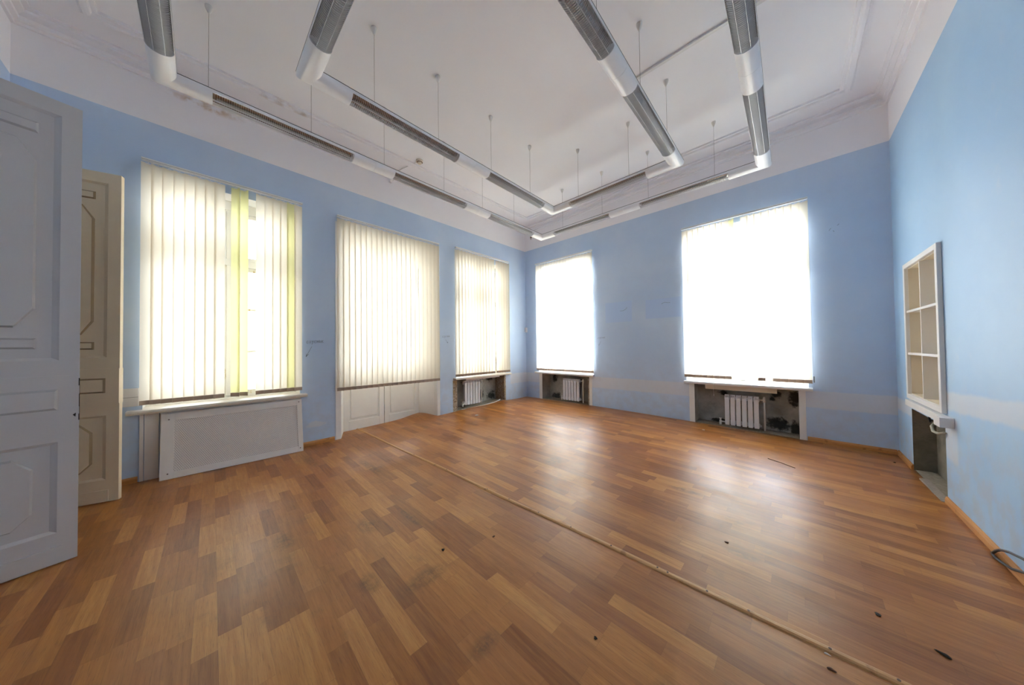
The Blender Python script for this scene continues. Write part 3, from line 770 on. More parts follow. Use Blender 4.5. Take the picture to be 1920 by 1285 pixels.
radiator('back', 4.462, 0.072, 0.515, 'white radiator in the widest blackened niche below the cream board', 4.99, (0.045, 0.575))
radiator('back', 1.148, 0.128, 0.530, 'white radiator in the niche right of the room corner', 1.69, (0.085, 0.66))
radiator('left', -2.088, 0.150, 0.545, 'white radiator in the niche with crumbling edges left of the corner', -1.595, (0.135, 0.750))

# broken white pipe / strip lying on the sill of the third niche
bm = BM(); tube(bm, [(-0.02, -2.20, 0.075), (0.012, -2.05, 0.068), (0.012, -1.25, 0.102), (-0.05, -1.02, 0.118), (-0.10, -0.93, 0.125)], 0.012, 8)
tag(obj('floor_strip', bm, M['sill_white']), 'thin white strip lying along the front of the crumbling niche', 'strip')

# ------------------------------------------------------------------ leaning perforated radiator screen
lean = math.atan2(0.135, 0.72)
root = empty('radiator_screen', (0.192, -5.832, 0.0), (0, -lean, PI / 2 * 0)); root.rotation_euler = (0, 0, 0)
root.matrix_basis = Matrix.Translation((0.190, -5.835, 0.002)) @ Matrix.Rotation(math.radians(-1.6), 4, 'Z') @ Matrix.Rotation(-lean, 4, 'Y') @ Matrix.Rotation(PI / 2, 4, 'Z')
tag(root, 'white perforated radiator screen leaning against the sill on the floor', 'radiator cover')
w, h = 1.33, 0.735; fl, fr_, ft, fb = 0.105, 0.058, 0.085, 0.078
for (a, b, c, d) in ((-w / 2, -w / 2 + fl, 0, h), (w / 2 - fr_, w / 2, 0, h), (-w / 2 + fl, w / 2 - fr_, h - ft, h), (-w / 2 + fl, w / 2 - fr_, 0, fb)):
    bm = BM(); box(bm, a, b, -0.014, 0.004, c, d, 0.002); local_obj('frame_board', bm, [M['panel_white']], root)
bm = BM(); box(bm, -w / 2 + fl - .01, w / 2 - fr_ + .01, -0.004, 0.003, fb - .01, h - ft + .01); local_obj('perforated_panel', bm, [M['perf']], root)
for u, v in ((-w / 2 + .06, .06), (-w / 2 + .06, h - .07), (w / 2 - .035, .05), (w / 2 - .035, h - .035)):
    bm = BM(); lathe(bm, [(0.006, -0.0175), (0.007, -0.014)], (0, 0, 0), 10, axis='Y'); local_obj('screw', bm, [M['screw']], root, (u, 0, v))

# ------------------------------------------------------------------ white trunking stub left of the first sill
bm = BM(); wallbox(bm, 'left', -7.40, -6.66, 0.845, 1.045, -0.030, 0.0, 0.003)
root = tag(obj('cable_trunking', bm, M['duct']), 'white plastic trunking between open door leaf and first window', 'trunking')
bm = BM(); wallbox(bm, 'left', -7.40, -6.662, 0.945, 0.949, -0.0315, -0.029, 0); obj('lid_seam', bm, M['wire'], root)

# ------------------------------------------------------------------ open double door (two tall panelled leaves)
def door_leaf(name, free, dirv, mat, label, w=0.70, h=3.2):
    d = Vector((dirv[0], dirv[1], 0)).normalized()          # from the free edge to the hinge
    nrm = Vector((-d.y, d.x, 0)); nrm = nrm if nrm.x > 0 else -nrm    # the face seen from the room
    T = 0.048; groove = M['groove_grey'] if name == 'door_1' else M['groove_cream']
    P0 = Vector((free[0], free[1], 0.006)) - nrm * 0.0
    fn = lambda u, z, t: P0 + d * u + Vector((0, 0, z)) - nrm * (-t)      # t: out of the visible face
    hinge = P0 + d * w
    root = tag(empty(name, hinge), label, 'door', kind='structure')
    def bx(bm, u0, u1, z0, z1, t0, t1, bev=0.0):
        c = [(u0, z0), (u1, z0), (u1, z1), (u0, z1)]
        if bev <= 0: prism(bm, c, fn, t0, t1); return
        # bevelled top edge: a frustum
        A = [bm.verts.new(fn(u, z, t0)) for u, z in c]
        s = bev; c2 = [(u0 + s, z0 + s), (u1 - s, z0 + s), (u1 - s, z1 - s), (u0 + s, z1 - s)]
        B = [bm.verts.new(fn(u, z, t1)) for u, z in c2]
        for k in range(4): bm.faces.new((A[k], A[(k + 1) % 4], B[(k + 1) % 4], B[k])).material_index = 1
        bm.faces.new(B); bm.faces.new(A[::-1])
    def octo(bm, u0, u1, z0, z1, cu, cz, t0, t1, s):
        def pts(k): return [(u0 + k, z0 + cz), (u0 + cu, z0 + k), (u1 - cu, z0 + k), (u1 - k, z0 + cz), (u1 - k, z1 - cz), (u1 - cu, z1 - k), (u0 + cu, z1 - k), (u0 + k, z1 - cz)]
        A = [bm.verts.new(fn(u, z, t0)) for u, z in pts(0)]; B = [bm.verts.new(fn(u, z, t1)) for u, z in pts(s)]
        for k in range(8): bm.faces.new((A[k], A[(k + 1) % 8], B[(k + 1) % 8], B[k])).material_index = 1
        bm.faces.new(B); bm.faces.new(A[::-1])
    # core with stiles and rails
    bm = BM()
    bx(bm, 0, w, 0, h, -T + .016, -0.016)
    for t0, t1 in ((-0.016, 0.0), (-T, -T + 0.016)):
        bx(bm, 0, .082, 0, h, t0, t1); bx(bm, w - .082, w, 0, h, t0, t1)
        for a, b in ((0, .21), (.83, 1.39), (3.10, h)): bx(bm, .082, w - .082, a, b, t0, t1)
    slab = obj('door_slab', bm, mat, root)
    for side, nm in ((1, 0), (-1, 1)):
        q = (lambda t: t) if side > 0 else (lambda t: -T - t)
        for (z0, z1, parts, nme) in ((1.39, 3.10, ((2.93, 3.005, 0), (1.61, 2.865, 1), (1.47, 1.543, 0)), 'upper_panel'), (.21, .83, ((.29, .755, 1),), 'lower_panel')):
            bm = BM()
            # sloping moulding that falls from the stiles to the sunk panel
            m = 0.028; lo_ = [(.082, z0), (w - .082, z0), (w - .082, z1), (.082, z1)]; hi_ = [(.082 + m, z0 + m * .7), (w - .082 - m, z0 + m * .7), (w - .082 - m, z1 - m * .7), (.082 + m, z1 - m * .7)]
            mid_ = [(.082 + .009, z0 + .007), (w - .082 - .009, z0 + .007), (w - .082 - .009, z1 - .007), (.082 + .009, z1 - .007)]
            R0 = [bm.verts.new(fn(a, b, q(-0.0155))) for a, b in lo_]; R1 = [bm.verts.new(fn(a, b, q(-0.001))) for a, b in lo_]
            R2 = [bm.verts.new(fn(a, b, q(-0.006))) for a, b in mid_]; R3 = [bm.verts.new(fn(a, b, q(-0.0158))) for a, b in hi_]
            for A_, B_ in ((R0, R1), (R1, R2), (R2, R3)):
                for k in range(4): bm.faces.new((A_[k], A_[(k + 1) % 4], B_[(k + 1) % 4], B_[k]))
            bm.faces.new(R3); bm.faces.new(R0[::-1])
            for a, b, kind in parts:
                if kind: octo(bm, .17, w - .17, a, b, .075, .13 if z0 > 1 else .085, q(-0.016), q(0.004), .012)
                else: bx(bm, .166, w - .166, a, b, q(-0.016), q(-0.003), .012)
            obj(nme, bm, [mat, groove], root)
        bm = BM(); bx(bm, .0, w, .942, 1.285, q(0.0), q(0.009)); 
        bx(bm, .085, w - .085, 1.05, 1.192, q(0.009), q(0.017), .014)
        obj('lock_rail', bm, [mat, groove], root)
        bm = BM(); bx(bm, .062, w - .062, 0.012, .115, q(0.0), q(0.013)); obj('kick_board', bm, mat, root)
    bm = BM()
    for a, b, c in ((.965, 1.01, .004), (1.01, 1.06, .0015), (1.06, 1.15, .003), (1.15, 1.21, .0012), (1.21, 1.262, .0045)): bx(bm, -0.0004, c, a, b, -.02, 0.0096)
    prism(bm, [(.016, .99), (.027, 1.006), (.014, 1.018)], fn, 0.0, 0.0096)
    if name == 'door_1': tag(obj('chipped_edge', bm, M['debris_dark'], root), 'dark chipped edge where paint is missing')
    else: bm.free()
    bm = BM()
    for zz in (0.35, 1.6, 2.85): tube(bm, [fn(w, zz - .07, -T + .002), fn(w, zz + .07, -T + .002)], 0.009, 8)
    obj('hinge', bm, M['grip'], root)
    bm = BM(); tube(bm, [fn(.045, 1.12, .009), fn(.045, 1.12, .045)], 0.008, 8)
    bm.free()
    return root
door_leaf('door_1', (1.612, -6.781), (0.266, -0.964), M['door_grey'], 'tall grey-white panelled door leaf standing open in front of the cream leaf')
door_leaf('door_2', (0.502, -6.735), (-0.267, -0.964), M['door_cream'], 'tall cream panelled door leaf standing open by the blue wall')

# ------------------------------------------------------------------ suspended louvre lights
TZ = 3.905; HWD = 0.080
def lamp_profile():
    p = [(-HWD, 0), (-HWD, -0.026)]
    for k in range(1, 12):
        a = PI + PI * k / 12; p.append((HWD * math.cos(a), -0.026 + 0.060 * math.sin(a)))
    return p + [(HWD, -0.026), (HWD, 0)]
LP = lamp_profile()
LL = 1.24
def louvre_mesh():
    bm = BM(); nb = 74; p = LL / nb
    for i in range(nb + 1):
        x = -LL / 2 + i * p; t = 0.0013 if 0 < i < nb else 0.003
        x = max(-LL / 2 + t, min(LL / 2 - t, x))
        out, inn = [], []
        for k in range(13):
            a = PI + PI * k / 12
            out.append((0.0765 * math.cos(a), -0.026 + 0.0565 * math.sin(a)))
            inn.append((0.0765 * math.cos(a), -0.024 + 0.043 * math.sin(a)))
        prism_ring(bm, out, inn, x - t / 2, x + t / 2)
    for yy in (-0.031, 0.031):                 # lengthwise fins
        zb = -0.026 - 0.0555 * math.sqrt(1 - (yy / 0.0765) ** 2); zt = zb + 0.013
        box(bm, -LL / 2, LL / 2, yy - .0007, yy + .0007, zb, zt)
    me = bpy.data.meshes.new('louvre'); bmesh.ops.recalc_face_normals(bm, faces=bm.faces); bm.to_mesh(me); bm.free(); me.materials.append(M['alu']); return me
def prism_ring(bm, out, inn, x0, x1):
    n = len(out); V = lambda y, z, x: bm.verts.new((x, y, z))
    A = [V(y, z, x0) for y, z in out]; B = [V(y, z, x0) for y, z in inn]; C = [V(y, z, x1) for y, z in out]; D = [V(y, z, x1) for y, z in inn]
    for k in range(n - 1):
        bm.faces.new((A[k], A[k + 1], B[k + 1], B[k])); bm.faces.new((C[k], D[k], D[k + 1], C[k + 1]))
        bm.faces.new((A[k], C[k], C[k + 1], A[k + 1])); bm.faces.new((B[k], B[k + 1], D[k + 1], D[k]))
def rail_mesh():
    bm = BM()
    for s in (-1, 1): box(bm, -LL / 2, LL / 2, min(s * HWD, s * (HWD - .003)), max(s * HWD, s * (HWD - .003)), -0.030, 0.0)
    me = bpy.data.meshes.new('side_rail'); bm.to_mesh(me); bm.free(); me.materials.append(M['lamp_white']); return me
def reflector_mesh():
    bm = BM(); pts = [(-0.0765, 0.0), (-0.0765, -0.022), (-0.068, -0.010), (-0.052, -0.004), (-0.034, -0.007), (-0.018, -0.016), (0.0, -0.024), (0.018, -0.016), (0.034, -0.007), (0.052, -0.004), (0.068, -0.010), (0.0765, -0.022), (0.0765, 0.0)]
    prism(bm, pts, lambda u, v, t: (t, u, v), -LL / 2, LL / 2)
    me = bpy.data.meshes.new('reflector'); bmesh.ops.recalc_face_normals(bm, faces=bm.faces); bm.to_mesh(me); bm.free(); me.materials.append(M['reflector']); return me
def lamp_mesh():
    bm = BM(); tube(bm, [(-LL / 2 + .03, 0, -.034), (LL / 2 - .03, 0, -.034)], 0.0075, 10)
    me = bpy.data.meshes.new('lamp_tube'); bmesh.ops.recalc_face_normals(bm, faces=bm.faces); bm.to_mesh(me); bm.free(); me.materials.append(M['tube']); return me
LM, RM, FM, TM = louvre_mesh(), rail_mesh(), reflector_mesh(), lamp_mesh()

def light_loop(label, x0, x1, y0, y1, spans, wires, tilt=0.0):
    """spans: {'L','B','R','F': list of louvre start positions along the run}"""
    cx, cy = (x0 + x1) / 2, (y0 + y1) / 2
    root = tag(empty('suspended_light', (cx, cy, TZ)), label, 'ceiling light', group='rectangular louvred light tracks')
    runs = {'L': ((x0, y1), (x0, y0)), 'F': ((x0, y0), (x1, y0)), 'R': ((x1, y0), (x1, y1)), 'B': ((x1, y1), (x0, y1))}
    # path round the loop, cut into white pieces between louvres
    order = ['L', 'F', 'R', 'B']; pieces = []; cur = None; first = None
    for r in order:
        A, Bp = Vector(runs[r][0]), Vector(runs[r][1]); d = (Bp - A).normalized(); L = (Bp - A).length
        ss = []
        for s in spans[r]:
            lo = s; hi = s + LL
            q = sorted([abs((lo - (A.x if r in 'FB' else A.y))), abs((hi - (A.x if r in 'FB' else A.y)))])
            ss.append(tuple(q))
        ss.sort()
        if cur is None: cur = [A]
        else: cur.append(A)
        for lo, hi in ss:
            cur.append(A + d * lo)
            if first is None: first = cur
            else: pieces.append(cur)
            cur = [A + d * hi]
            mid = A + d * (lo + hi) / 2; rz = math.atan2(d.y, d.x)
            lv = local_obj('louvre', LM, None, root, (mid.x - cx, mid.y - cy, 0), rz)
            local_obj('reflector', FM, None, root, (mid.x - cx, mid.y - cy, 0), rz)
            local_obj('lamp_tube', TM, None, root, (mid.x - cx, mid.y - cy, 0), rz)
            local_obj('side_rail', RM, None, root, (mid.x - cx, mid.y - cy, 0), rz)
    pieces.append(cur + first)
    for p in pieces:
        # straight pieces are jointed in the middle, corner pieces a hand's width after the corner
        segs = [p]
        if len(p) == 2:
            m = (p[0] + p[1]) / 2; e = (p[1] - p[0]).normalized() * 0.001; segs = [[p[0], m - e], [m + e, p[1]]]
        for sg in segs:
            bm = BM(); sweep(bm, [(q.x - cx, q.y - cy, 0) for q in sg], LP)
            hs = local_obj('housing_corner' if len(sg) > 2 else 'housing', bm, [M['lamp_white']], root, smooth=True)
            hs.data.set_sharp_from_angle(angle=math.radians(32))
    prof = [(-HWD - .001, 0.0), (-HWD - .001, 0.006), (HWD + .001, 0.006), (HWD + .001, 0.0)]
    bm = BM(); sweep(bm, [(x0 - cx, y0 - cy, 0), (x1 - cx, y0 - cy, 0), (x1 - cx, y1 - cy, 0), (x0 - cx, y1 - cy, 0)], prof, closed=True)
    local_obj('top_channel', bm, [M['black']], root)
    for (wx, wy) in wires:
        bm = BM(); tube(bm, [(0, 0, 0.006), (0, 0, HC - TZ - 0.03)], 0.0017, 6)
        wr = local_obj('suspension_wire', bm, [M['wire']], root, (wx - cx, wy - cy, 0))
        bm = BM(); lathe(bm, [(0.006, 0), (0.010, 0.006), (0.024, 0.040), (0.029, 0.062), (0.029, 0.072)], (0, 0, HC - TZ - 0.072), 14)
        local_obj('ceiling_cup', bm, [M['cup']], wr)
        bm = BM(); lathe(bm, [(0.011, 0.006), (0.012, 0.030), (0.006, 0.042)], (0, 0, 0), 10); local_obj('wire_grip', bm, [M['grip']], wr)
    root.rotation_euler = (0, tilt, 0)
    return root
light_loop('outer and larger of the two suspended louvred light rectangles', 1.345, 5.10, -6.42, -1.0,
           {'L': [-6.12, -4.36, -2.585], 'B': [1.71, 3.485], 'R': [-2.61, -4.40, -6.12], 'F': [1.71, 3.485]},
           [(1.345, y) for y in (-6.145, -5.32, -4.48, -3.525, -2.718, -1.885)] + [(x, -1.0) for x in (1.91, 2.79, 3.62, 4.555)] + [(5.10, y) for y in (-2.2, -3.15, -4.05, -5.2)] + [(x, -6.42) for x in (2.0, 3.0, 4.5)])
light_loop('inner and smaller of the two suspended louvred light rectangles', 2.275, 4.255, -5.54, -1.872,
           {'L': [-5.206, -3.45], 'B': [2.655], 'R': [-3.42, -5.15], 'F': [2.655]},
           [(2.275, y) for y in (-4.976, -4.222, -3.358, -2.497)] + [(x, -1.872) for x in (2.797, 3.64)] + [(4.255, y) for y in (-2.225, -3.12, -4.05, -4.95)] + [(x, -5.54) for x in (2.8, 3.8)])

# ------------------------------------------------------------------ ceiling trunking, detector, bracket, corner sensor
bm = BM(); box(bm, 3.97, RX - 0.11, -2.545, -2.505, HC - 0.022, HC - 0.0005, 0.002)
tag(obj('ceiling_trunking', bm, M['duct']), 'thin white cable trunking crossing the ceiling behind the lights', 'trunking')
root = tag(empty('smoke_detector', (0.66, -3.565, HC)), 'yellowed round smoke detector on the ceiling by the left wall', 'smoke detector')
bm = BM(); lathe(bm, [(0.060, 0), (0.060, -0.022), (0.052, -0.03)], (0.66, -3.565, HC), 20); obj('base', bm, M['plastic'], root)
bm = BM(); lathe(bm, [(0.036, -0.03), (0.038, -0.046), (0.028, -0.060), (0.010, -0.064)], (0.66, -3.565, HC), 18); obj('sensing_head', bm, M['plastic'], root)
bm = BM(); lathe(bm, [(0.050, -0.0295), (0.050, -0.034), (0.037, -0.034)], (0.66, -3.565, HC), 18); obj('trim_ring', bm, M['bronze'], root)
bm = BM(); tube(bm, [(0.605, -3.59, HC - .008), (0.12, -3.70, HC - .012), (0.105, -3.705, HC - .06), (0.05, -3.74, HC - .15), (0.008, -3.76, HC - .19)], 0.006, 6)
tag(obj('conduit', bm, M['duct']), 'thin white conduit running from the smoke detector to the frieze', 'conduit')
bm = BM(); lathe(bm, [(0.028, 0), (0.030, 0.035), (0.022, 0.05)], (-0.001, -3.79, HC - .205), 12, axis='X'); tag(obj('junction_box', bm, M['duct']), 'small round junction box at the end of the detector conduit', 'junction box')
bm = BM(); box(bm, 0.21, 0.27, -0.02, -0.0, 4.43, 4.465, .003)
tube(bm, [(0.222, -.012, 4.44), (0.222, -.02, 4.40), (0.24, -.02, 4.385), (0.258, -.02, 4.40), (0.258, -.012, 4.44)], 0.006, 8)
tag(obj('wall_hook', bm, M['bronze']), 'small brown metal hook on the frieze in the corner', 'hook')
root = tag(empty('corner_sensor', (0.03, -0.03, 1.86)), 'small white sensor box mounted in the room corner', 'sensor')
bm = BM(); box(bm, -0.001, 0.060, -0.060, 0.001, 1.86, 1.99, .008); obj('case', bm, M['sensor'], root)
bm = BM(); box(bm, 0.016, 0.066, -0.066, -0.016, 1.885, 1.93, .006); obj('lens', bm, M['duct'], root)

# ------------------------------------------------------------------ recessed six-compartment shelf, right wall
root = tag(empty('wall_shelf', (RX, -1.11, 0.84)), 'white framed six-compartment shelf recessed in the right wall', 'shelf')
Y0, Y1, Z0, Z1 = -1.66, -0.585, 0.815, 2.345
bm = BM(); f = 0.052
for a, b, c, d in ((Y0, Y0 + f, Z0, Z1), (Y1 - f, Y1, Z0, Z1), (Y0 + f, Y1 - f, Z1 - f, Z1), (Y0 + f, Y1 - f, Z0, Z0 + f)):
    box(bm, RX - 0.030, RX - 0.0005, a, b, c, d, 0.003)
obj('face_frame', bm, M['white_trim'], root)
bm = BM(); yi0, yi1, zi0, zi1 = Y0 + f + .006, Y1 - f - .006, Z0 + f - .0, Z1 - f + .0
yi0, yi1, zi0, zi1 = -1.599, -0.621, 0.861, 2.299
box(bm, RX + .228, RX + .239, yi0, yi1, zi0, zi1)
for a, b, c, d in ((yi0, yi0 + .012, zi0, zi1), (yi1 - .012, yi1, zi0, zi1), (yi0 + .012, yi1 - .012, zi0, zi0 + .012), (yi0 + .012, yi1 - .012, zi1 - .012, zi1)):
    box(bm, RX, RX + .228, a, b, c, d)
obj('box_back', bm, M['beige'], root)
for zz in (1.325, 1.80):
    bm = BM(); box(bm, RX - .018, RX + .227, yi0 + .012, yi1 - .012, zz - .009, zz + .009); box(bm, RX - .020, RX - .0185 + .006, yi0 + .012, yi1 - .012, zz - .012, zz + .012); obj('shelf_board', bm, M['white_trim'], root)
for lo, hi in ((zi0 + .012, 1.316), (1.334, 1.791), (1.809, zi1 - .012)):
    bm = BM(); box(bm, RX - .017, RX + .227, -1.118, -1.102, lo, hi); obj('divider', bm, M['white_trim'], root)
# stub of skirting trunking left hanging under the shelf
root = tag(empty('trunking_stub', (RX - .04, -1.75, 0.72)), 'cut white trunking end jutting out under the recessed shelf', 'trunking')
bm = BM(); box(bm, RX - .075, RX - .0005, -1.81, -1.665, 0.715, 0.800, .003); obj('cover', bm, M['duct'], root)
bm = BM(); box(bm, RX - .045, RX - .0005, -1.664, -0.60, 0.735, 0.800, .003); obj('bevelled_strip', bm, M['white_trim'], root)
bm = BM(); tube(bm, [(RX + .02, -1.30, .69), (RX - .02, -1.34, .64), (RX - .035, -1.45, .612), (RX - .03, -1.56, .615), (RX - .01, -1.63, .64)], 0.011, 8)
tag(obj('hose', bm, M['hose']), 'short beige hose drooping below the cut trunking', 'hose')
bm = BM(); tube(bm, [(RX + .05, -1.12, .70), (RX + .012, -1.18, .675), (RX - .012, -1.26, .67), (RX - .02, -1.275, .715)], 0.008, 6)
tag(obj('cable_end', bm, M['rubber']), 'torn black cable ends poking from under the trunking', 'cable')
bm = BM(); box(bm, RX - .03, RX + .03, -1.58, -0.95, -0.01, 0.016, .004, xf=Matrix.Translation((0, 0, 0)))
M['old_timber'] = simple('weathered_timber', (0.34, 0.29, 0.25, 1), 0.8, var=0.3, scale=30)
tag(obj('wood_offcut', bm, M['old_timber']), 'grey timber strip lying in front of the empty niche', 'timber')

# ------------------------------------------------------------------ batten across the floor
root = tag(empty('floor_batten', (2.9, -4.19, 0.0)), 'long thin pine batten nailed across the linoleum floor', 'batten')
bm = BM(); rows = []; n = 60; xa, xb = -0.39, RX - 0.02
pr = [(-0.020, 0), (-0.017, 0.007), (-0.008, 0.012), (0.008, 0.012), (0.017, 0.007), (0.020, 0)]
def by(x): return -4.235 + 0.0175 * x
for i in range(n + 1):
    x = xa + (xb - xa) * i / n
    rows.append([bm.verts.new((x, by(x) + a, floor_z(x, by(x)) + b - .001)) for a, b in pr])
for A, B in zip(rows, rows[1:]):
    for k in range(6): bm.faces.new((A[k], A[(k + 1) % 6], B[(k + 1) % 6], B[k]))
bm.faces.new(rows[0]); bm.faces.new(rows[-1][::-1])
obj('strip', bm, M['batten'], root)
for i, x in enumerate((1.6, 2.35, 3.05, 3.35, 3.7, 4.02, 4.35, 4.66, 4.72, 4.93, 5.12, 5.42, 5.62)):
    bm = BM(); lathe(bm, [(0.006, 0.0), (0.006, 0.0025)], (x, by(x), floor_z(x, by(x)) + .0105), 8); obj('nail', bm, M['screw'], root)

# ------------------------------------------------------------------ black cable loop by the right wall
bm = BM()
pts = [(6.205, -3.9, 0.40), (6.212, -3.40, 0.315), (6.225, -3.06, 0.245), (6.242, -2.85, 0.185), (6.258, -2.69, 0.125), (6.272, -2.575, 0.068), (6.280, -2.51, 0.028),
       (6.281, -2.485, 0.012), (6.280, -2.495, 0.009), (6.2775, -2.55, 0.010), (6.2765, -2.64, 0.024), (6.272, -2.76, 0.052), (6.262, -2.92, 0.115), (6.25, -3.2, 0.20), (6.24, -3.9, 0.34)]
tube(bm, pts, 0.0075, 8)
tag(obj('cable', bm, M['rubber']), 'loop of black cable hanging down onto the skirting', 'cable')

# ------------------------------------------------------------------ pencil writing on the walls
LET = {'s': [[(.8, .85), (.45, 1), (.1, .6), (.2, .1), (.7, .1)]],
       'p': [[(.1, 0), (.15, 1), (.8, .95), (.75, 0)]],
       'u': [[(.1, 1), (.45, .35)], [(.85, 1), (.5, .3), (.15, -.45)]],
       'n': [[(.1, 1), (.1, 0)], [(.1, .5), (.8, .55)], [(.8, 1), (.8, 0)]],
       'i': [[(.1, 1), (.1, .05), (.4, .1), (.8, .9), (.85, 0)]],
       'k': [[(.1, 1), (.1, 0)], [(.75, 1), (.2, .5), (.8, 0)]]}
def stroke(bm, fn, pts, r):
    tube(bm, [fn(u, z, -0.0012) for u, z in pts], r, 5)
def writing(side, u, z, size, arrow, label, mat, word='spusnik', wid=None, r=0.0017):
    fn = PL[side]; bm = BM(); adv = (wid or size * len(word)) / len(word)
    for i, ch in enumerate(word):
        for st in LET[ch]: stroke(bm, fn, [(u + i * adv + p * adv * .82, z + i * 0.002 + q * size) for p, q in st], r)
    for st in arrow: stroke(bm, fn, st, r)
    tag(obj('wall_writing', bm, mat), label, 'writing', group='pencil notes on the blue walls')
writing('left', -5.09, 1.545, 0.040, [[(-5.02, 1.50), (-5.095, 1.345)], [(-5.095, 1.345), (-5.088, 1.39)], [(-5.095, 1.345), (-5.06, 1.385)]],
        'dark pencil word with a slanting arrow between first blind and balcony door', M['ink'], wid=0.235)
writing('left', -2.70, 1.675, 0.036, [[(-2.62, 1.63), (-2.56, 1.56)], [(-2.56, 1.56), (-2.585, 1.57)], [(-2.56, 1.56), (-2.56, 1.59)]],
        'faint pencil word with an arrow left of the pinkish angled blind', M['ink_pale'], wid=0.20, r=0.0014)
writing('back', 2.14, 1.615, 0.034, [[(2.22, 1.56), (2.165, 1.47)], [(2.165, 1.47), (2.168, 1.50)], [(2.165, 1.47), (2.195, 1.49)]],
        'faint pencil word with an arrow beside the glowing white blind', M['ink_pale'], wid=0.19, r=0.0014)
def scratch(strokes, label, mat, side='back', r=0.0022):
    fn = PL[side]; bm = BM()
    for st in strokes: stroke(bm, fn, st, r)
    tag(obj('wall_scuff', bm, mat), label, 'scuff mark', group='thin dark scuffs on the back wall')
scratch([[(2.67, 2.205), (2.74, 2.20), (2.80, 2.235), (2.825, 2.265)]], 'rising dark scuff in the blue patch nearer the room corner', M['ink'])
scratch([[(3.50, 2.265), (3.56, 2.29), (3.62, 2.272), (3.655, 2.275)]], 'wavy dark scuff in the deep-blue patch near the brightest blind', M['ink'])
scratch([[(5.75, 3.07), (5.77, 3.10)], [(5.79, 3.06), (5.80, 3.04)], [(5.83, 3.12), (5.85, 3.14)]], 'small grey scuffs high between brightest blind and corner', M['ink_pale'])

# ------------------------------------------------------------------ crumbs on the floor
def crumb(x, y, s, mat, label, stretch=1.0, name='debris_crumb', rot=0.0):
    s *= 0.72; bm = BM(); bmesh.ops.create_icosphere(bm, subdivisions=2, radius=1.0)
    rng = random.Random(int(x * 1000) + int(y * 100))
    ph = [rng.uniform(0, 6) for _ in range(3)]
    for v in bm.verts:
        k = 1 + 0.25 * math.sin(v.co.x * 3 + ph[0]) + 0.2 * math.sin(v.co.y * 4 + ph[1]) ; v.co *= k
        q = Vector((v.co.x * s * stretch, v.co.y * s, v.co.z * s * 0.45)); c, n = math.cos(rot), math.sin(rot)
        v.co = Vector((q.x * c - q.y * n + x, q.x * n + q.y * c + y, q.z + floor_z(x, y) + s * 0.35))
    tag(obj(name, bm, mat), label, 'debris', group='crumbs of dirt on the floor')
crumb(3.474, -4.986, .013, M['debris_dark'], 'black crumb on the open floor left of the batten', 1.6)
crumb(3.634, -4.639, .011, M['debris_brown'], 'brown crumb between the batten and the black crumb', 1.2)
crumb(4.582, -4.835, .010, M['debris_dark'], 'tiny dark crumb on the near side of the batten', 1.4)
crumb(5.41, -4.172, .009, M['debris_white'], 'pale crumb touching the near side of the batten', 1.5)
crumb(5.418, -4.255, .012, M['debris_brown'], 'dark brown crumb just below the pale crumb by the batten', 1.5)
crumb(5.624, -3.707, .013, M['debris_dark'], 'black crumb on the reddish floor beyond the batten', 1.4)
crumb(5.797, -3.819, .015, M['debris_dark'], 'long black crumb close to the black cable loop side', 1.9, rot=-.5)
crumb(4.946, -3.551, .013, M['debris_brown'], 'small brown ring-like crumb beyond the batten', 1.1)
crumb(4.238, -0.47, .024, M['debris_white'], 'white plaster lump in front of the widest niche', 1.2)
crumb(0.66, -2.34, .030, M['debris_white'], 'white plaster flake in front of the crumbling niche', 2.2, rot=1.1)
crumb(6.20, -0.42, .013, M['debris_dark'], 'black crumb on the floor by the corner skirting', 1.3)
bm = BM(); tube(bm, [(5.083, -1.327, floor_z(5.08, -1.33) + .003), (5.20, -1.39, floor_z(5.2, -1.39) + .006), (5.326, -1.474, floor_z(5.33, -1.47) + .003)], 0.003, 6)
tag(obj('twig', bm, M['debris_brown']), 'thin brown twig lying on the shiny floor', 'twig')

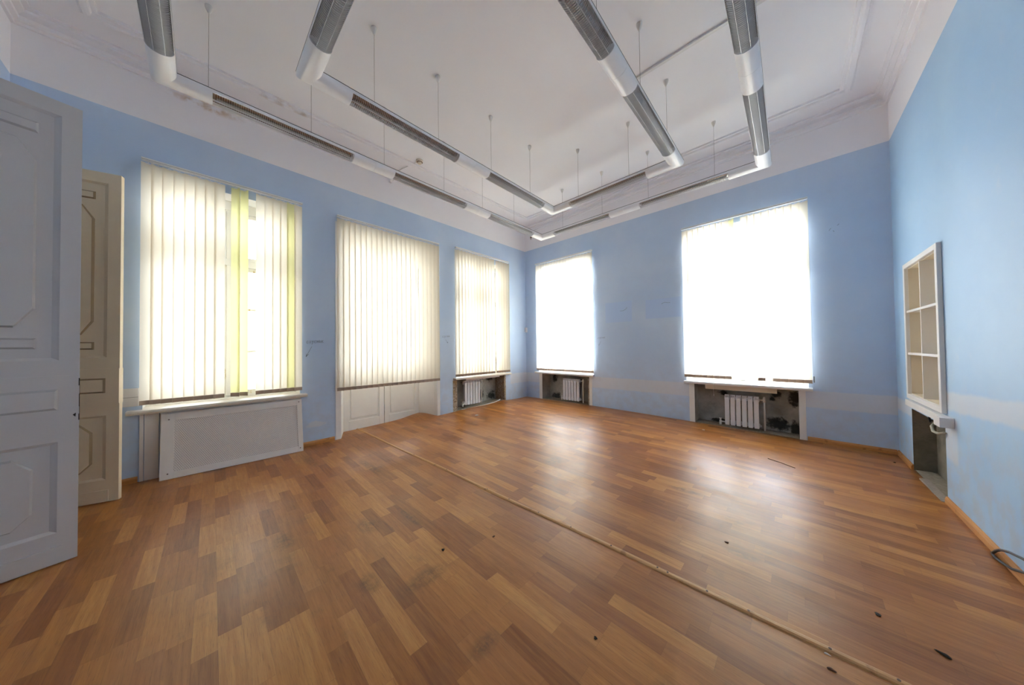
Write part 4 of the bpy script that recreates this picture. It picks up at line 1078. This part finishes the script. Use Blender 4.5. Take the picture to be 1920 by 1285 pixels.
# ------------------------------------------------------------------ daylight
w = bpy.data.worlds.new('overcast_daylight'); scene.world = w; w.use_nodes = True
nt = w.node_tree; nt.nodes.clear()
tc = nt.nodes.new('ShaderNodeTexCoord'); sp = nt.nodes.new('ShaderNodeSeparateXYZ'); nt.links.new(tc.outputs['Generated'], sp.inputs[0])
def wm(op, a, b):
    n = nt.nodes.new('ShaderNodeMath'); n.operation = op
    for i, v in enumerate((a, b)):
        if isinstance(v, bpy.types.NodeSocket): nt.links.new(v, n.inputs[i])
        else: n.inputs[i].default_value = v
    return n.outputs[0]
SKY_LEFT, SKY_BACK = 8.0, 54.0
back = wm('MAXIMUM', sp.outputs[1], 0.0)
st = wm('ADD', SKY_LEFT, wm('MULTIPLY', wm('MULTIPLY', back, back), SKY_BACK - SKY_LEFT))
bg = nt.nodes.new('ShaderNodeBackground'); 
cmx = nt.nodes.new('ShaderNodeMix'); cmx.data_type = 'RGBA'; nt.links.new(back, cmx.inputs[0])
cmx.inputs[6].default_value = (0.955, 0.98, 1.05, 1); cmx.inputs[7].default_value = (0.87, 0.96, 1.19, 1); nt.links.new(cmx.outputs[2], bg.inputs[0])
nt.links.new(st, bg.inputs[1])
wo = nt.nodes.new('ShaderNodeOutputWorld'); nt.links.new(bg.outputs[0], wo.inputs[0])

# ------------------------------------------------------------------ camera
cam = bpy.data.cameras.new('camera'); cam.sensor_width = 36.0; cam.lens = 551.31 / 1920 * 36.0; cam.clip_start = 0.02
co = bpy.data.objects.new('camera', cam); COL.objects.link(co)
fwd = Vector((-0.68679797, 0.7266656, 0.01629928)); rt = Vector((0.72657547, 0.6869819, -0.01199812)); up = Vector((0.01991593, -0.00360237, 0.99979517))
co.matrix_world = Matrix(((rt.x, up.x, -fwd.x, 5.311), (rt.y, up.y, -fwd.y, -6.185), (rt.z, up.z, -fwd.z, 1.45), (0, 0, 0, 1)))
scene.camera = co

scene.view_settings.view_transform = 'Standard'; scene.view_settings.look = 'None'
scene.view_settings.gamma = 1.0; scene.view_settings.use_curve_mapping = False
scene.view_settings.exposure = 0.30
cy = scene.cycles
cy.max_bounces = 14; cy.diffuse_bounces = 10; cy.glossy_bounces = 6; cy.transmission_bounces = 8; cy.transparent_max_bounces = 16
cy.sample_clamp_indirect = 8.0; cy.use_denoising = True; cy.use_adaptive_sampling = False
